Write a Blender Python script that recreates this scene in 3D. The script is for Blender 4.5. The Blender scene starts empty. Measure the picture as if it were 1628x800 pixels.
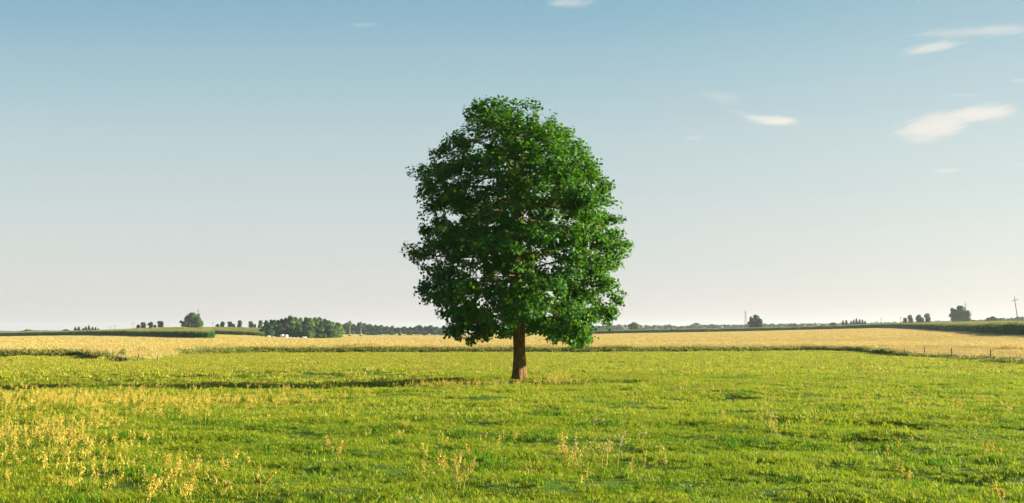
import bpy, math, random
import numpy as np
from mathutils import Vector, Matrix

R = math.radians
sc = bpy.context.scene
COL = sc.collection
rng = np.random.default_rng(7)
random.seed(7)

# ------------------------------------------------------------------ camera
F, CX, CY, CAMH = 1400.0, 814.0, 400.0, 2.0
PITCH = math.atan(131.0 / 1400.0)
cd = bpy.data.cameras.new('camera')
cam = bpy.data.objects.new('camera', cd)
COL.objects.link(cam)
cam.location = (0, 0, CAMH)
cam.rotation_euler = (R(90) + PITCH, 0, 0)
cd.sensor_width = 36.0
cd.lens = 36.0 * F / 1628.0
cd.clip_start = 0.1
cd.clip_end = 30000
sc.camera = cam

# ------------------------------------------------------------------ light
SUN_EL, SUN_AZ = 17.0, 81.0        # azimuth clockwise from +Y (view direction): to the right and a little behind the tree
world = bpy.data.worlds.new('World')
sc.world = world
world.use_nodes = True
sd = bpy.data.lights.new('sun', 'SUN')
sd.energy = 5.0
sd.angle = R(0.9)
sd.color = (1.0, 0.91, 0.70)
sun = bpy.data.objects.new('sun', sd)
COL.objects.link(sun)
sv = Vector((math.sin(R(SUN_AZ)) * math.cos(R(SUN_EL)), math.cos(R(SUN_AZ)) * math.cos(R(SUN_EL)), math.sin(R(SUN_EL))))
sun.rotation_euler = sv.to_track_quat('Z', 'Y').to_euler()
sun.location = sv * 60
sc.view_settings.view_transform = 'Standard'
sc.view_settings.look = 'None'
sc.view_settings.gamma = 1
sc.view_settings.exposure = 1.75
sc.view_settings.use_curve_mapping = False
sc.cycles.max_bounces = 6
sc.cycles.transparent_max_bounces = 8
sc.cycles.diffuse_bounces = 3
sc.cycles.transmission_bounces = 4
sc.cycles.volume_bounces = 0
sc.cycles.use_denoising = True
sc.cycles.denoiser = 'OPENIMAGEDENOISE'
sc.cycles.denoising_input_passes = 'RGB_ALBEDO_NORMAL'
SKY_STRENGTH = 0.10


class NT:
    """small node helper"""
    def __init__(s, tree):
        s.t = tree
    def n(s, typ, **kw):
        nd = s.t.nodes.new(typ)
        for k, v in kw.items():
            if k == 'ins':
                for kk, vv in v.items():
                    s.put(nd.inputs[kk], vv)
            else:
                setattr(nd, k, v)
        return nd
    def put(s, sock, v):
        if isinstance(v, bpy.types.NodeSocket):
            s.t.links.new(v, sock)
        else:
            sock.default_value = v
    def math(s, op, a, b=0.0, c=None, clamp=False):
        nd = s.n('ShaderNodeMath', operation=op, use_clamp=clamp)
        s.put(nd.inputs[0], a); s.put(nd.inputs[1], b)
        if c is not None: s.put(nd.inputs[2], c)
        return nd.outputs[0]
    def mix(s, f, a, b, blend='MIX'):
        nd = s.n('ShaderNodeMix', data_type='RGBA', blend_type=blend)
        s.put(nd.inputs[0], f); s.put(nd.inputs[6], a); s.put(nd.inputs[7], b)
        return nd.outputs[2]
    def ss(s, v, lo, hi):
        nd = s.n('ShaderNodeMapRange', interpolation_type='SMOOTHSTEP')
        s.put(nd.inputs[0], v); nd.inputs[1].default_value = lo; nd.inputs[2].default_value = hi
        return nd.outputs[0]
    def noise(s, vec, scale, detail=3, rough=0.5):
        nd = s.n('ShaderNodeTexNoise')
        if vec is not None: s.put(nd.inputs['Vector'], vec)
        nd.inputs['Scale'].default_value = scale; nd.inputs['Detail'].default_value = detail
        nd.inputs['Roughness'].default_value = rough
        return nd.outputs['Fac']
    def vmul(s, vec, v):
        nd = s.n('ShaderNodeVectorMath', operation='MULTIPLY')
        s.put(nd.inputs[0], vec); nd.inputs[1].default_value = v
        return nd.outputs[0]


def pixdir(px, py):
    dy = CY - py
    return Vector((px - CX, F * math.cos(PITCH) - dy * math.sin(PITCH), F * math.sin(PITCH) + dy * math.cos(PITCH)))


# sky: Nishita plus a few thin clouds placed by direction
W = NT(world.node_tree)
world.node_tree.nodes.clear()
sky = W.n('ShaderNodeTexSky', sky_type='NISHITA', sun_disc=False)
sky.sun_elevation = R(SUN_EL)
sky.sun_rotation = R(SUN_AZ)
sky.altitude = 0
sky.air_density = 1.0
sky.dust_density = 1.6
sky.ozone_density = 1.6
tc = W.n('ShaderNodeTexCoord')
sep = W.n('ShaderNodeSeparateXYZ'); W.put(sep.inputs[0], tc.outputs['Generated'])
ymax = W.math('MAXIMUM', sep.outputs[1], 0.02)
U = W.math('DIVIDE', sep.outputs[0], ymax)      # tangent of the azimuth
V = W.math('DIVIDE', sep.outputs[2], ymax)      # tangent of the elevation
comb = W.n('ShaderNodeCombineXYZ'); W.put(comb.inputs[0], U); W.put(comb.inputs[1], V)
front = W.math('GREATER_THAN', sep.outputs[1], 0.05)


def cloud(px, py, w, h, ang, opac, stretch=1.0, rough=0.68, soft=0.85):
    d = pixdir(px, py); cu, cv = d.x / d.y, d.z / d.y
    a = R(ang); ca, sa = math.cos(a), math.sin(a)
    du = W.math('SUBTRACT', U, cu); dv = W.math('SUBTRACT', V, cv)
    x = W.math('ADD', W.math('MULTIPLY', du, ca), W.math('MULTIPLY', dv, sa))
    y = W.math('SUBTRACT', W.math('MULTIPLY', dv, ca), W.math('MULTIPLY', du, sa))
    hw, hh = w / 2 / F, h / 2 / F
    xn = W.math('DIVIDE', x, hw); yn = W.math('DIVIDE', y, hh)
    cb = W.n('ShaderNodeCombineXYZ'); W.put(cb.inputs[0], W.math('MULTIPLY', x, 22.0 / stretch)); W.put(cb.inputs[1], W.math('MULTIPLY', W.math('ADD', y, W.math('MULTIPLY', x, -.12)), 170.0))
    cb.inputs[2].default_value = px * 0.013 + py * 0.007
    n = W.noise(cb.outputs[0], 1.0, 5, rough)
    cb2 = W.n('ShaderNodeCombineXYZ'); W.put(cb2.inputs[0], W.math('MULTIPLY', x, 12.0)); W.put(cb2.inputs[1], W.math('MULTIPLY', y, 22.0))
    cb2.inputs[2].default_value = px * 0.31
    n2 = W.noise(cb2.outputs[0], 1.0, 3, 0.5)
    rr = W.math('ADD', W.math('MULTIPLY', xn, xn), W.math('MULTIPLY', yn, yn))
    r1 = W.math('SQRT', rr)
    e = W.math('ADD', r1, W.math('MULTIPLY', W.math('SUBTRACT', n2, 0.5), 0.9))
    e = W.math('ADD', e, W.math('MULTIPLY', W.math('SUBTRACT', n, 0.5), soft * 1.8))
    m = W.math('SUBTRACT', 1.0, W.ss(e, 0.2, 1.1))
    m = W.math('MULTIPLY', m, opac)
    return W.math('MULTIPLY', m, front)


CLOUDS = [  # px, py, width, height, tilt, opacity, ...
    (908, 5, 96, 20, 0, 0.42), (575, 40, 60, 10, 0, 0.16),
    (1488, 74, 120, 20, 11, 0.62), (1560, 50, 230, 26, 2, 0.34), (1600, 46, 110, 22, 2, 0.25),
    (1145, 155, 80, 24, -14, 0.20), (1178, 180, 70, 10, -12, 0.16),
    (1236, 192, 108, 20, -2, 0.95), (1205, 187, 60, 10, -6, 0.5),
    (1478, 204, 150, 44, 8, 0.9), (1552, 181, 150, 34, 7, 0.95), (1500, 192, 120, 36, 8, 0.6),
    (1104, 220, 46, 8, 0, 0.30), (1503, 271, 62, 9, 2, 0.5), (1535, 151, 60, 8, 3, 0.25),
    (1618, 128, 30, 8, 0, 0.3), (1622, 262, 40, 6, 0, 0.3),
]
mask = None
for c in CLOUDS:
    m = cloud(*c)
    if mask is None:
        mask = m
    else:   # screen
        mask = W.math('SUBTRACT', 1.0, W.math('MULTIPLY', W.math('SUBTRACT', 1.0, mask), W.math('SUBTRACT', 1.0, m)))
hs = W.n('ShaderNodeHueSaturation'); W.put(hs.inputs['Color'], sky.outputs[0])
SKY_HS = hs
hs.inputs['Saturation'].default_value = 0.8
# thin high haze whitening the clear sky towards the horizon
def lin(r_, g_, b_):
    f_ = lambda v_: ((v_ / 255 + .055) / 1.055) ** 2.4
    k_ = 1 / (2 ** 1.75) / SKY_STRENGTH
    return (f_(r_) * k_, f_(g_) * k_, f_(b_) * k_, 1)
ramp = None
elev = V
for lo_, hi_, col_ in ((None, None, lin(217, 211, 209)), (.01, .11, lin(207, 211, 208)), (.09, .22, lin(188, 205, 206)), (.20, .31, lin(164, 194, 202)), (.28, .41, lin(129, 176, 195)), (.45, 1.5, lin(60, 118, 155))):
    ramp = col_ if lo_ is None else W.mix(W.ss(elev, lo_, hi_), ramp, col_)
warm = W.mix(W.math('MULTIPLY', W.ss(U, 0.0, 0.7), .12), ramp, lin(255, 245, 215))
skycol = W.mix(0.92, hs.outputs[0], warm)
cl = W.mix(W.math('MULTIPLY', mask, 0.95), skycol, lin(242, 238, 228))
bg = W.n('ShaderNodeBackground'); W.put(bg.inputs[0], cl); bg.inputs[1].default_value = SKY_STRENGTH
wo = W.n('ShaderNodeOutputWorld'); W.put(wo.inputs[0], bg.outputs[0])


# ------------------------------------------------------------------ terrain
def at_dist(px, py, Y):
    d = pixdir(px, py); t = Y / d.y
    return np.array((d.x * t, Y, CAMH + d.z * t))


CTRL = [  # px, row of the ground, distance
    (0, 536, 500), (100, 534.5, 480), (200, 534.5, 400), (260, 537, 320), (325, 539.5, 270),
    (340, 533.5, 430), (400, 534.5, 430), (410, 527, 560), (440, 540, 440), (520, 539, 450), (320, 530, 430), (200, 531, 560), (250, 529, 560),
    (560, 536.5, 600), (700, 536, 620), (850, 534, 600), (1000, 531, 560), (1150, 528.5, 560), (1300, 525, 560), (1424, 522.3, 460), (1500, 526, 330), (1628, 533.5, 175),
    (1628, 517.5, 500), (1524, 518.5, 600), (1430, 520, 700), (1950, 540, 120),
    (1628, 543, 140), (1430, 541, 180), (1250, 541, 200), (1000, 544, 200), (700, 546, 200), (400, 547, 200), (200, 545, 200), (0, 545, 200),
    (0, 529, 2500), (200, 526, 2500), (500, 529, 2500), (800, 529, 2500), (1000, 527, 2500), (1200, 524, 2500), (1460, 516.5, 2500), (1628, 515, 2500), (2000, 515, 2500),
    (0, 531.5, 1100), (400, 529, 1100), (700, 532, 1100), (1000, 530, 1100), (1300, 525, 1100), (1500, 519, 1100),
    (1950, 520, 500), (-400, 536, 480), (-400, 531, 2500),
]
cp, cz = [], []
for px, py, Y in CTRL:
    p = at_dist(px, py, Y)
    cp.append(((px - CX) / 350.0, math.log(Y) * 2.0)); cz.append(p[2])
for px in range(-800, 2601, 425):
    for Y in (45, 97):
        cp.append(((px - CX) / 350.0, math.log(Y) * 2.0)); cz.append(0.0)
cp = np.array(cp); cz = np.array(cz)


def _phi(d2):
    return np.sqrt(d2 + 0.02)


_d2 = ((cp[:, None, :] - cp[None, :, :]) ** 2).sum(-1)
_n = len(cp)
_A = np.zeros((_n + 3, _n + 3)); _A[:_n, :_n] = _phi(_d2) - np.eye(_n) * 0.004
_A[:_n, _n] = 1; _A[:_n, _n + 1:] = cp; _A[_n, :_n] = 1; _A[_n + 1:, :_n] = cp.T
_w = np.linalg.solve(_A, np.concatenate([cz, [0, 0, 0]]))


def sstep(x, a, b):
    t = np.clip((x - a) / (b - a), 0, 1); return t * t * (3 - 2 * t)


_wv = [(rng.uniform(0, 6.28), 6.2832 / rng.uniform(3.0, 14.0), rng.uniform(0, 6.28), rng.uniform(.5, 1)) for _ in range(16)]


_rw = np.random.default_rng(77)
_wv2 = [(_rw.uniform(0, 6.28), 6.2832 / _rw.uniform(1.3, 3.8), _rw.uniform(0, 6.28), _rw.uniform(.5, 1)) for _ in range(9)]


def rolling(x, y):
    z = 0
    for a, k, ph, am in _wv:
        z = z + am * (2.2 / k / 8.0) * np.sin(k * (math.cos(a) * x + math.sin(a) * y) + ph + 1.3 * np.sin(0.11 * x - 0.07 * y + ph))
    z = z * 0.018
    w = 0
    for a, k, ph, am in _wv2:
        w = w + am * np.sin(k * (math.cos(a) * x + math.sin(a) * y * 1.4) + ph + 1.2 * np.sin(0.35 * x + 0.5 * y + ph))
    return z + 0.021 * w * (1 - sstep(y, 25, 60))


def ground_many(px, py):
    """same, for many meadow pixels, on the flat near ground"""
    dy = CY - py
    dx = px - CX; dyy = F * math.cos(PITCH) - dy * math.sin(PITCH); dz = F * math.sin(PITCH) + dy * math.cos(PITCH)
    t = -CAMH / dz
    x, y = dx * t, dyy * t
    return x, y


# ------------------------------------------------------------------ field boundary (meadow | ripe field)
_bp = [(-700, 582), (-300, 575), (0, 568), (130, 567.5), (160, 571), (200, 577), (235, 575.5), (300, 565), (400, 562), (700, 561), (1000, 560.5), (1280, 558.5), (1375, 559.5), (1400, 564), (1432, 567), (1500, 570), (1628, 579), (1800, 588), (2100, 604)]
BX, BY = ground_many(np.array([a for a, _ in _bp], float), np.array([b for _, b in _bp], float))
BU = BX / BY


def edge_y(x, y):
    """distance of the field boundary in the bearing of (x, y)"""
    return np.interp(x / np.maximum(y, 1.0), BU, BY)


TB = at_dist(825, 604, 10); TB = np.array((TB[0], TB[1])) * (CAMH / (CAMH - TB[2]))   # base of the big tree on z = 0
TX, TY = float(TB[0]), float(TB[1])


def terrain(x, y):
    x = np.asarray(x, float); y = np.asarray(y, float); shp = x.shape
    x = x.ravel(); y = y.ravel()
    yy = np.clip(y, 20, 3000)
    u = np.clip(x / yy * F, -1300, 1300) / 350.0
    v = np.log(yy) * 2.0
    z = np.empty(len(x))
    for i in range(0, len(x), 20000):
        s = slice(i, i + 20000)
        d2 = (u[s, None] - cp[None, :, 0]) ** 2 + (v[s, None] - cp[None, :, 1]) ** 2
        z[s] = _phi(d2) @ _w[:_n] + _w[_n] + _w[_n + 1] * u[s] + _w[_n + 2] * v[s]
    z = z * sstep(y, 96, 150)
    near = 1 - sstep(np.hypot(x, y), 90, 160)
    z = z + rolling(x, y) * near
    # the low bank the tree stands on: the ground drops a hand's breadth in front of it
    lip = TY - 0.35 + np.where(x < TX, (x - TX) * 0.32, -(x - TX) * 0.22)
    z = z - 0.20 * (1 - sstep(y, lip - 1.0, lip)) * sstep(y, lip - 7, lip - 1.3) * np.exp(-((x - TX + 2.0) / 7.0) ** 4)
    z = z + 0.05 * np.exp(-(((x - TX) ** 2 + (y - TY) ** 2) / 0.9))
    z = z - 0.44 * np.exp(-((y - (42.8 - .15 * np.clip(TX - x, 0, 30))) / 4.6) ** 2) * sstep(-x, -TX + 2, -TX + 9)  # dip added left of the tree to narrow its visible shadow band
    z = z + 0.32 * sstep(y - edge_y(x, y), -0.6, 0.5) * (y > 30) * near
    # hollows that catch the shade
    for hx, hy, a, sx, sy in ((8.3, 19.5, -0.16, 1.6, .8), (6.6, 16.8, -0.12, 1.2, .7), (6.2, 12.6, -0.13, 1.5, .6), (2.4, 12.0, -.08, .8, .5), (-3.2, 17.5, -.07, 1.6, .7), (-9, 26, -.10, 3.5, .9), (6.5, 26.5, -.10, 1.5, .8), (11.5, 28, -.1, 2, .8)):
        z = z + 1.5 * a * np.exp(-(((x - hx) / sx) ** 2 + ((y - hy) / sy) ** 2))
    return z.reshape(shp)


def tz(x, y):
    return float(terrain(np.array([x]), np.array([y]))[0])


def on_ground(px, py):
    """ground point seen at a photo pixel (march along the ray)"""
    d = pixdir(px, py)
    t = np.geomspace(6, 3000, 900) / d.y
    gx, gy, gz = d.x * t, d.y * t, CAMH + d.z * t
    below = gz < terrain(gx, gy)
    i = int(np.argmax(below)) if below.any() else len(t) - 1
    return np.array((gx[i], gy[i]))


# ------------------------------------------------------------------ tagging
def tag(o, label=None, cat=None, group=None, kind=None):
    if label: o['label'] = label
    if cat: o['category'] = cat
    if group: o['group'] = group
    if kind: o['kind'] = kind
    return o


def link(name, me, parent=None):
    o = bpy.data.objects.new(name, me); COL.objects.link(o)
    if parent is not None: o.parent = parent
    return o


def empty(name, loc):
    o = bpy.data.objects.new(name, None); COL.objects.link(o); o.location = loc; o.empty_display_size = 0.3
    return o


def mesh(name, v, f, mats, smooth=False, midx=None):
    me = bpy.data.meshes.new(name)
    v = np.asarray(v, dtype=np.float32)
    if isinstance(f, np.ndarray):
        k = f.shape[1]; n = len(f)
        me.vertices.add(len(v)); me.vertices.foreach_set('co', v.ravel())
        me.loops.add(n * k); me.loops.foreach_set('vertex_index', f.astype(np.int32).ravel())
        me.polygons.add(n); me.polygons.foreach_set('loop_start', np.arange(0, n * k, k, dtype=np.int32))
    else:
        me.from_pydata([tuple(map(float, p)) for p in v], [], f)
    for m in (mats if isinstance(mats, (list, tuple)) else [mats]): me.materials.append(m)
    if midx is not None: me.polygons.foreach_set('material_index', np.asarray(midx, dtype=np.int32))
    if smooth: me.polygons.foreach_set('use_smooth', np.ones(len(me.polygons), dtype=bool))
    me.update(calc_edges=True); me.validate()
    return me


# ------------------------------------------------------------------ materials
def mat(name):
    m = bpy.data.materials.new(name); m.use_nodes = True
    m.node_tree.nodes.clear()
    N = NT(m.node_tree)
    out = N.n('ShaderNodeOutputMaterial')
    return m, N, out


def plant_mat(name, cols, trans=0.35, rough=0.55, spec=0.3, patch=None, island=0.35, tcol=None, psc=0.25):
    """cols: three base colours mixed by broad world-space patches and per-blade chance"""
    m, N, out = mat(name)
    geo = N.n('ShaderNodeNewGeometry')
    flat = N.vmul(geo.outputs['Position'], (1, 1, 0.2))
    n1 = N.ss(N.noise(flat, psc, 4, 0.6), 0.38, 0.62)
    n2 = N.ss(N.noise(flat, psc * 5.3, 3, 0.6), 0.35, 0.7)
    rnd = geo.outputs['Random Per Island']
    a = N.mix(n1, cols[0] + (1,), cols[1] + (1,))
    f = N.math('MULTIPLY', N.math('ADD', N.math('MULTIPLY', n2, 0.55), N.math('MULTIPLY', rnd, 0.75)), island * 2, clamp=True)
    c = N.mix(f, a, cols[2] + (1,))
    h = N.n('ShaderNodeHueSaturation'); N.put(h.inputs['Color'], c)
    N.put(h.inputs['Value'], N.math('ADD', 0.75, N.math('MULTIPLY', rnd, 0.5)))
    c = h.outputs[0]
    p = N.n('ShaderNodeBsdfPrincipled'); N.put(p.inputs['Base Color'], c)
    p.inputs['Roughness'].default_value = rough; p.inputs['Specular IOR Level'].default_value = spec
    t = N.n('ShaderNodeBsdfTranslucent')
    tc_ = N.mix(0.5, c, (tcol or (0.25, 0.38, 0.02)) + (1,)) if tcol is not False else c
    N.put(t.inputs[0], tc_)
    mx = N.n('ShaderNodeMixShader'); mx.inputs[0].default_value = trans
    N.put(mx.inputs[1], p.outputs[0]); N.put(mx.inputs[2], t.outputs[0])
    N.put(out.inputs[0], mx.outputs[0])
    return m


def simple_mat(name, c1, c2, scale=8, rough=0.8, metal=0.0, bump=0.0, stretch=(1, 1, 1)):
    m, N, out = mat(name)
    tcn = N.n('ShaderNodeTexCoord')
    v = N.vmul(tcn.outputs['Object'], stretch)
    n = N.noise(v, scale, 5, 0.6)
    p = N.n('ShaderNodeBsdfPrincipled')
    N.put(p.inputs['Base Color'], N.mix(N.ss(n, 0.3, 0.7), c1 + (1,), c2 + (1,)))
    p.inputs['Roughness'].default_value = rough; p.inputs['Metallic'].default_value = metal
    if bump:
        b = N.n('ShaderNodeBump'); b.inputs['Strength'].default_value = 1; b.inputs['Distance'].default_value = bump
        N.put(b.inputs['Height'], n); N.put(p.inputs['Normal'], b.outputs[0])
    N.put(out.inputs[0], p.outputs[0])
    return m


M_GRASS = plant_mat('meadow_grass', [(0.092, 0.225, 0.004), (0.22, 0.30, 0.006), (0.46, 0.42, 0.03)], 0.45, spec=.12, tcol=(0.42, 0.58, 0.006), island=0.38)
M_DARKGRASS = plant_mat('lush_grass', [(0.03, 0.13, 0.006), (0.045, 0.16, 0.006), (0.08, 0.20, 0.008)], 0.35, spec=.12, tcol=(0.14, 0.40, 0.01), island=0.3)
M_STRAW = plant_mat('dry_stem', [(0.52, 0.43, 0.07), (0.54, 0.40, 0.06), (0.42, 0.42, 0.07)], 0.3, tcol=(0.6, 0.48, 0.1))
M_SEED = plant_mat('ripe_seed_head', [(0.64, 0.50, 0.07), (0.60, 0.35, 0.05), (0.62, 0.54, 0.09)], 0.3, tcol=(0.65, 0.42, 0.1), psc=1.5)
M_PALE = plant_mat('pale_seed_head', [(0.56, 0.46, 0.20), (0.52, 0.42, 0.16), (0.60, 0.52, 0.28)], 0.3, tcol=(0.7, 0.6, 0.4))
M_RIPE = plant_mat('ripe_field_grass', [(0.60, 0.44, 0.15), (0.66, 0.44, 0.19), (0.42, 0.43, 0.10)], 0.35, tcol=(0.66, 0.44, 0.16), psc=0.05, island=0.34)
M_EDGE = plant_mat('field_edge_weed', [(0.05, 0.10, 0.010), (0.08, 0.13, 0.012), (0.16, 0.17, 0.02)], 0.35, tcol=(0.2, 0.36, 0.02))
M_CORN = plant_mat('corn_leaf', [(0.02, 0.15, 0.02), (0.025, 0.16, 0.02), (0.035, 0.18, 0.02)], 0.2, tcol=(0.10, 0.30, 0.03), psc=0.1)
M_TASSEL = plant_mat('corn_tassel', [(0.42, 0.40, 0.12), (0.46, 0.40, 0.12), (0.36, 0.38, 0.1)], 0.3, tcol=(0.5, 0.45, 0.14), psc=0.1)
M_LEAF = plant_mat('maple_leaf', [(0.008, 0.085, 0.005), (0.013, 0.10, 0.005), (0.035, 0.135, 0.005)], 0.38, rough=0.5, spec=0.22, tcol=(0.19, 0.45, 0.005), psc=0.8)
M_BARK = simple_mat('tree_bark', (0.06, 0.036, 0.010), (0.26, 0.135, 0.03), 9, 0.9, bump=0.05, stretch=(2.2, 2.2, 0.5))
M_BGLEAF = plant_mat('far_tree_leaf', [(0.032, 0.10, 0.016), (0.042, 0.12, 0.018), (0.06, 0.13, 0.02)], 0.2, tcol=(0.12, 0.24, 0.03), psc=0.08)
M_BGLIGHT = plant_mat('far_birch_and_sunlit_leaf', [(0.10, 0.18, 0.025), (0.12, 0.20, 0.03), (0.15, 0.21, 0.03)], 0.3, tcol=(0.2, 0.3, 0.04), psc=0.08)  # birch green; also paints sunlight into some bushes and the wood's right part
M_BGDARK = plant_mat('far_conifer_needle', [(0.018, 0.07, 0.014), (0.022, 0.08, 0.015), (0.03, 0.095, 0.015)], 0.1, tcol=(0.06, 0.14, 0.03), psc=0.08)
M_BGBARK = simple_mat('far_tree_bark', (0.22, 0.16, 0.10), (0.36, 0.27, 0.18), 3, 0.9)
M_WOODPOLE = simple_mat('weathered_pole_wood', (0.14, 0.12, 0.10), (0.24, 0.20, 0.16), 4, 0.85, stretch=(3, 3, .4))
M_POST = simple_mat('grey_fence_post_wood', (0.16, 0.11, 0.07), (0.30, 0.22, 0.14), 10, 0.9, bump=0.01, stretch=(3, 3, .4))
M_METAL = simple_mat('dull_galvanised_metal', (0.35, 0.35, 0.35), (0.5, 0.5, 0.5), 6, 0.5, 0.8)
M_INSUL = simple_mat('glazed_insulator', (0.3, 0.22, 0.16), (0.4, 0.3, 0.22), 4, 0.25)
M_WRAP = simple_mat('white_bale_wrap', (0.72, 0.74, 0.75), (0.82, 0.83, 0.83), 5, 0.35, bump=0.02)
M_WRAPEND = simple_mat('open_bale_end_hay', (0.45, 0.25, 0.09), (0.6, 0.38, 0.14), 14, 0.9, bump=0.03)

# ground: soil and short sward, straw stubble in the ripe field ("ripe" marks the kind of field, from the field boundary)
m, N, out = mat('meadow_ground')
geo = N.n('ShaderNodeNewGeometry')
pos = geo.outputs['Position']
n1 = N.ss(N.noise(pos, 0.22, 5, 0.6), 0.35, 0.65)
n2 = N.ss(N.noise(pos, 3.0, 5, 0.65), 0.35, 0.65)
g = N.mix(n1, (0.05, 0.12, 0.008, 1), (0.09, 0.16, 0.01, 1))
g = N.mix(N.math('MULTIPLY', n2, 0.25), g, (0.15, 0.12, 0.05, 1))
n3 = N.ss(N.noise(N.vmul(pos, (0.25, 1, 1)), 0.05, 5, 0.6), 0.4, 0.65)
st = N.mix(n3, (0.48, 0.35, 0.12, 1), (0.40, 0.36, 0.10, 1))
at = N.n('ShaderNodeAttribute', attribute_name='ripe')
c = N.mix(at.outputs['Fac'], g, st)
p = N.n('ShaderNodeBsdfPrincipled'); N.put(p.inputs['Base Color'], c); p.inputs['Roughness'].default_value = 0.95
p.inputs['Specular IOR Level'].default_value = 0.1
b = N.n('ShaderNodeBump'); b.inputs['Distance'].default_value = 0.04; N.put(b.inputs['Height'], N.noise(pos, 14, 5, 0.7)); N.put(p.inputs['Normal'], b.outputs[0])
N.put(out.inputs[0], p.outputs[0])
M_GROUND = m

# ------------------------------------------------------------------ ground sheet
rr = np.concatenate([[0.02], np.geomspace(1.5, 120, 330), np.geomspace(123, 5000, 140)])
af = np.linspace(-48, 48, 560)
ab = np.linspace(48, 312, 90)[1:-1]
ang = np.radians(np.concatenate([af, ab]))
GR, GA = np.meshgrid(rr, ang, indexing='ij')
gx, gy = GR * np.sin(GA), GR * np.cos(GA)
gz = terrain(gx, gy)
nr, na = GR.shape
idx = np.arange(nr * na).reshape(nr, na)
q = np.stack([idx[:-1], idx[1:], np.roll(idx, -1, 1)[1:], np.roll(idx, -1, 1)[:-1]], -1).reshape(-1, 4)
me = mesh('meadow', np.stack([gx.ravel(), gy.ravel(), gz.ravel()], 1), q[:, ::-1], M_GROUND, smooth=True)
ripe = sstep(gy.ravel() - edge_y(gx.ravel(), gy.ravel()), -0.3, 1.5) * (gy.ravel() > 20)
a_ = me.attributes.new('ripe', 'FLOAT', 'POINT'); a_.data.foreach_set('value', ripe.astype(np.float32))
tag(link('ground', me), kind='structure')


# ------------------------------------------------------------------ scattering (only for ground cover)
def proto_collection(name, meshes):
    c_ = bpy.data.collections.new(name)
    for i, me_ in enumerate(meshes):
        o = bpy.data.objects.new('%s_%02d' % (name, i), me_); c_.objects.link(o)
    return c_


def scatter(name, protos, x, y, rz, scl, label=None, cat=None, z=None, tilt=None):
    n = len(x)
    if z is None: z = terrain(x, y)
    me_ = bpy.data.meshes.new(name + '_points')
    me_.vertices.add(n); me_.vertices.foreach_set('co', np.stack([x, y, z], 1).astype(np.float32).ravel())
    for nm, dat, ty in (('rot', np.stack([np.zeros(n) if tilt is None else tilt, np.zeros(n), rz], 1), 'FLOAT_VECTOR'), ('scl', scl, 'FLOAT_VECTOR')):
        at_ = me_.attributes.new(nm, ty, 'POINT'); at_.data.foreach_set('vector', dat.astype(np.float32).ravel())
    at_ = me_.attributes.new('pick', 'INT', 'POINT'); at_.data.foreach_set('value', rng.integers(0, len(protos), n).astype(np.int32))
    me_.update()
    o = link(name, me_)
    c_ = proto_collection(name + '_pieces', protos)
    ng = bpy.data.node_groups.new(name + '_scatter', 'GeometryNodeTree')
    ng.interface.new_socket('Geometry', in_out='INPUT', socket_type='NodeSocketGeometry')
    ng.interface.new_socket('Geometry', in_out='OUTPUT', socket_type='NodeSocketGeometry')
    G = NT(ng)
    gi = G.n('NodeGroupInput'); go = G.n('NodeGroupOutput')
    ci = G.n('GeometryNodeCollectionInfo'); ci.inputs['Collection'].default_value = c_
    ci.inputs['Separate Children'].default_value = True; ci.inputs['Reset Children'].default_value = True
    def attr(nm, ty):
        a = G.n('GeometryNodeInputNamedAttribute', data_type=ty); a.inputs['Name'].default_value = nm; return a.outputs['Attribute']
    ip = G.n('GeometryNodeInstanceOnPoints')
    G.put(ip.inputs['Points'], gi.outputs[0]); G.put(ip.inputs['Instance'], ci.outputs[0])
    ip.inputs['Pick Instance'].default_value = True
    G.put(ip.inputs['Instance Index'], attr('pick', 'INT'))
    G.put(ip.inputs['Rotation'], attr('rot', 'FLOAT_VECTOR'))
    G.put(ip.inputs['Scale'], attr('scl', 'FLOAT_VECTOR'))
    G.put(go.inputs[0], ip.outputs[0])
    md = o.modifiers.new('scatter', 'NODES'); md.node_group = ng
    tag(o, label, cat, kind='stuff')
    return o


class PB:
    """collects blades, leaves and grains as quads / triangles"""
    def __init__(s): s.v = []; s.f = []; s.m = []
    def blade(s, x, y, h, w, lean, az, mi=0, z=0.0, curl=1.0):
        dx, dy = math.cos(az), math.sin(az); sx, sy = -dy * w / 2, dx * w / 2
        b = len(s.v)
        mx, my = x + dx * lean * 0.3, y + dy * lean * 0.3
        s.v += [(x - sx, y - sy, z), (x + sx, y + sy, z), (mx + sx * .85, my + sy * .85, z + h * 0.55), (mx - sx * .85, my - sy * .85, z + h * 0.55),
                (x + dx * lean, y + dy * lean, z + h * curl)]
        s.f += [(b, b + 1, b + 2, b + 3), (b + 3, b + 2, b + 4)]; s.m += [mi, mi]
    def stem(s, p0, p1, w, mi):
        p0, p1 = Vector(p0), Vector(p1); d = (p1 - p0)
        for k in range(2):
            a = Vector((math.cos(k * 1.57), math.sin(k * 1.57), 0)) * w / 2
            b = len(s.v); s.v += [p0 - a, p0 + a, p1 + a * .6, p1 - a * .6]; s.f.append((b, b + 1, b + 2, b + 3)); s.m.append(mi)
    def grain(s, c, size, mi, el=1.6):
        c = Vector(c); u = Vector(rng.normal(size=3)).normalized(); w = u.cross(Vector((0, 0, 1))).normalized() * size * 0.5
        u = (u * 0.6 + Vector((0, 0, 1))).normalized() * size * 0.5 * el
        b = len(s.v); s.v += [c - u, c + w, c + u, c - w]; s.f.append((b, b + 1, b + 2, b + 3)); s.m.append(mi)
    def mesh(s, name, mats): return mesh(name, [tuple(p) for p in s.v], s.f, mats, midx=s.m)


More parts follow.
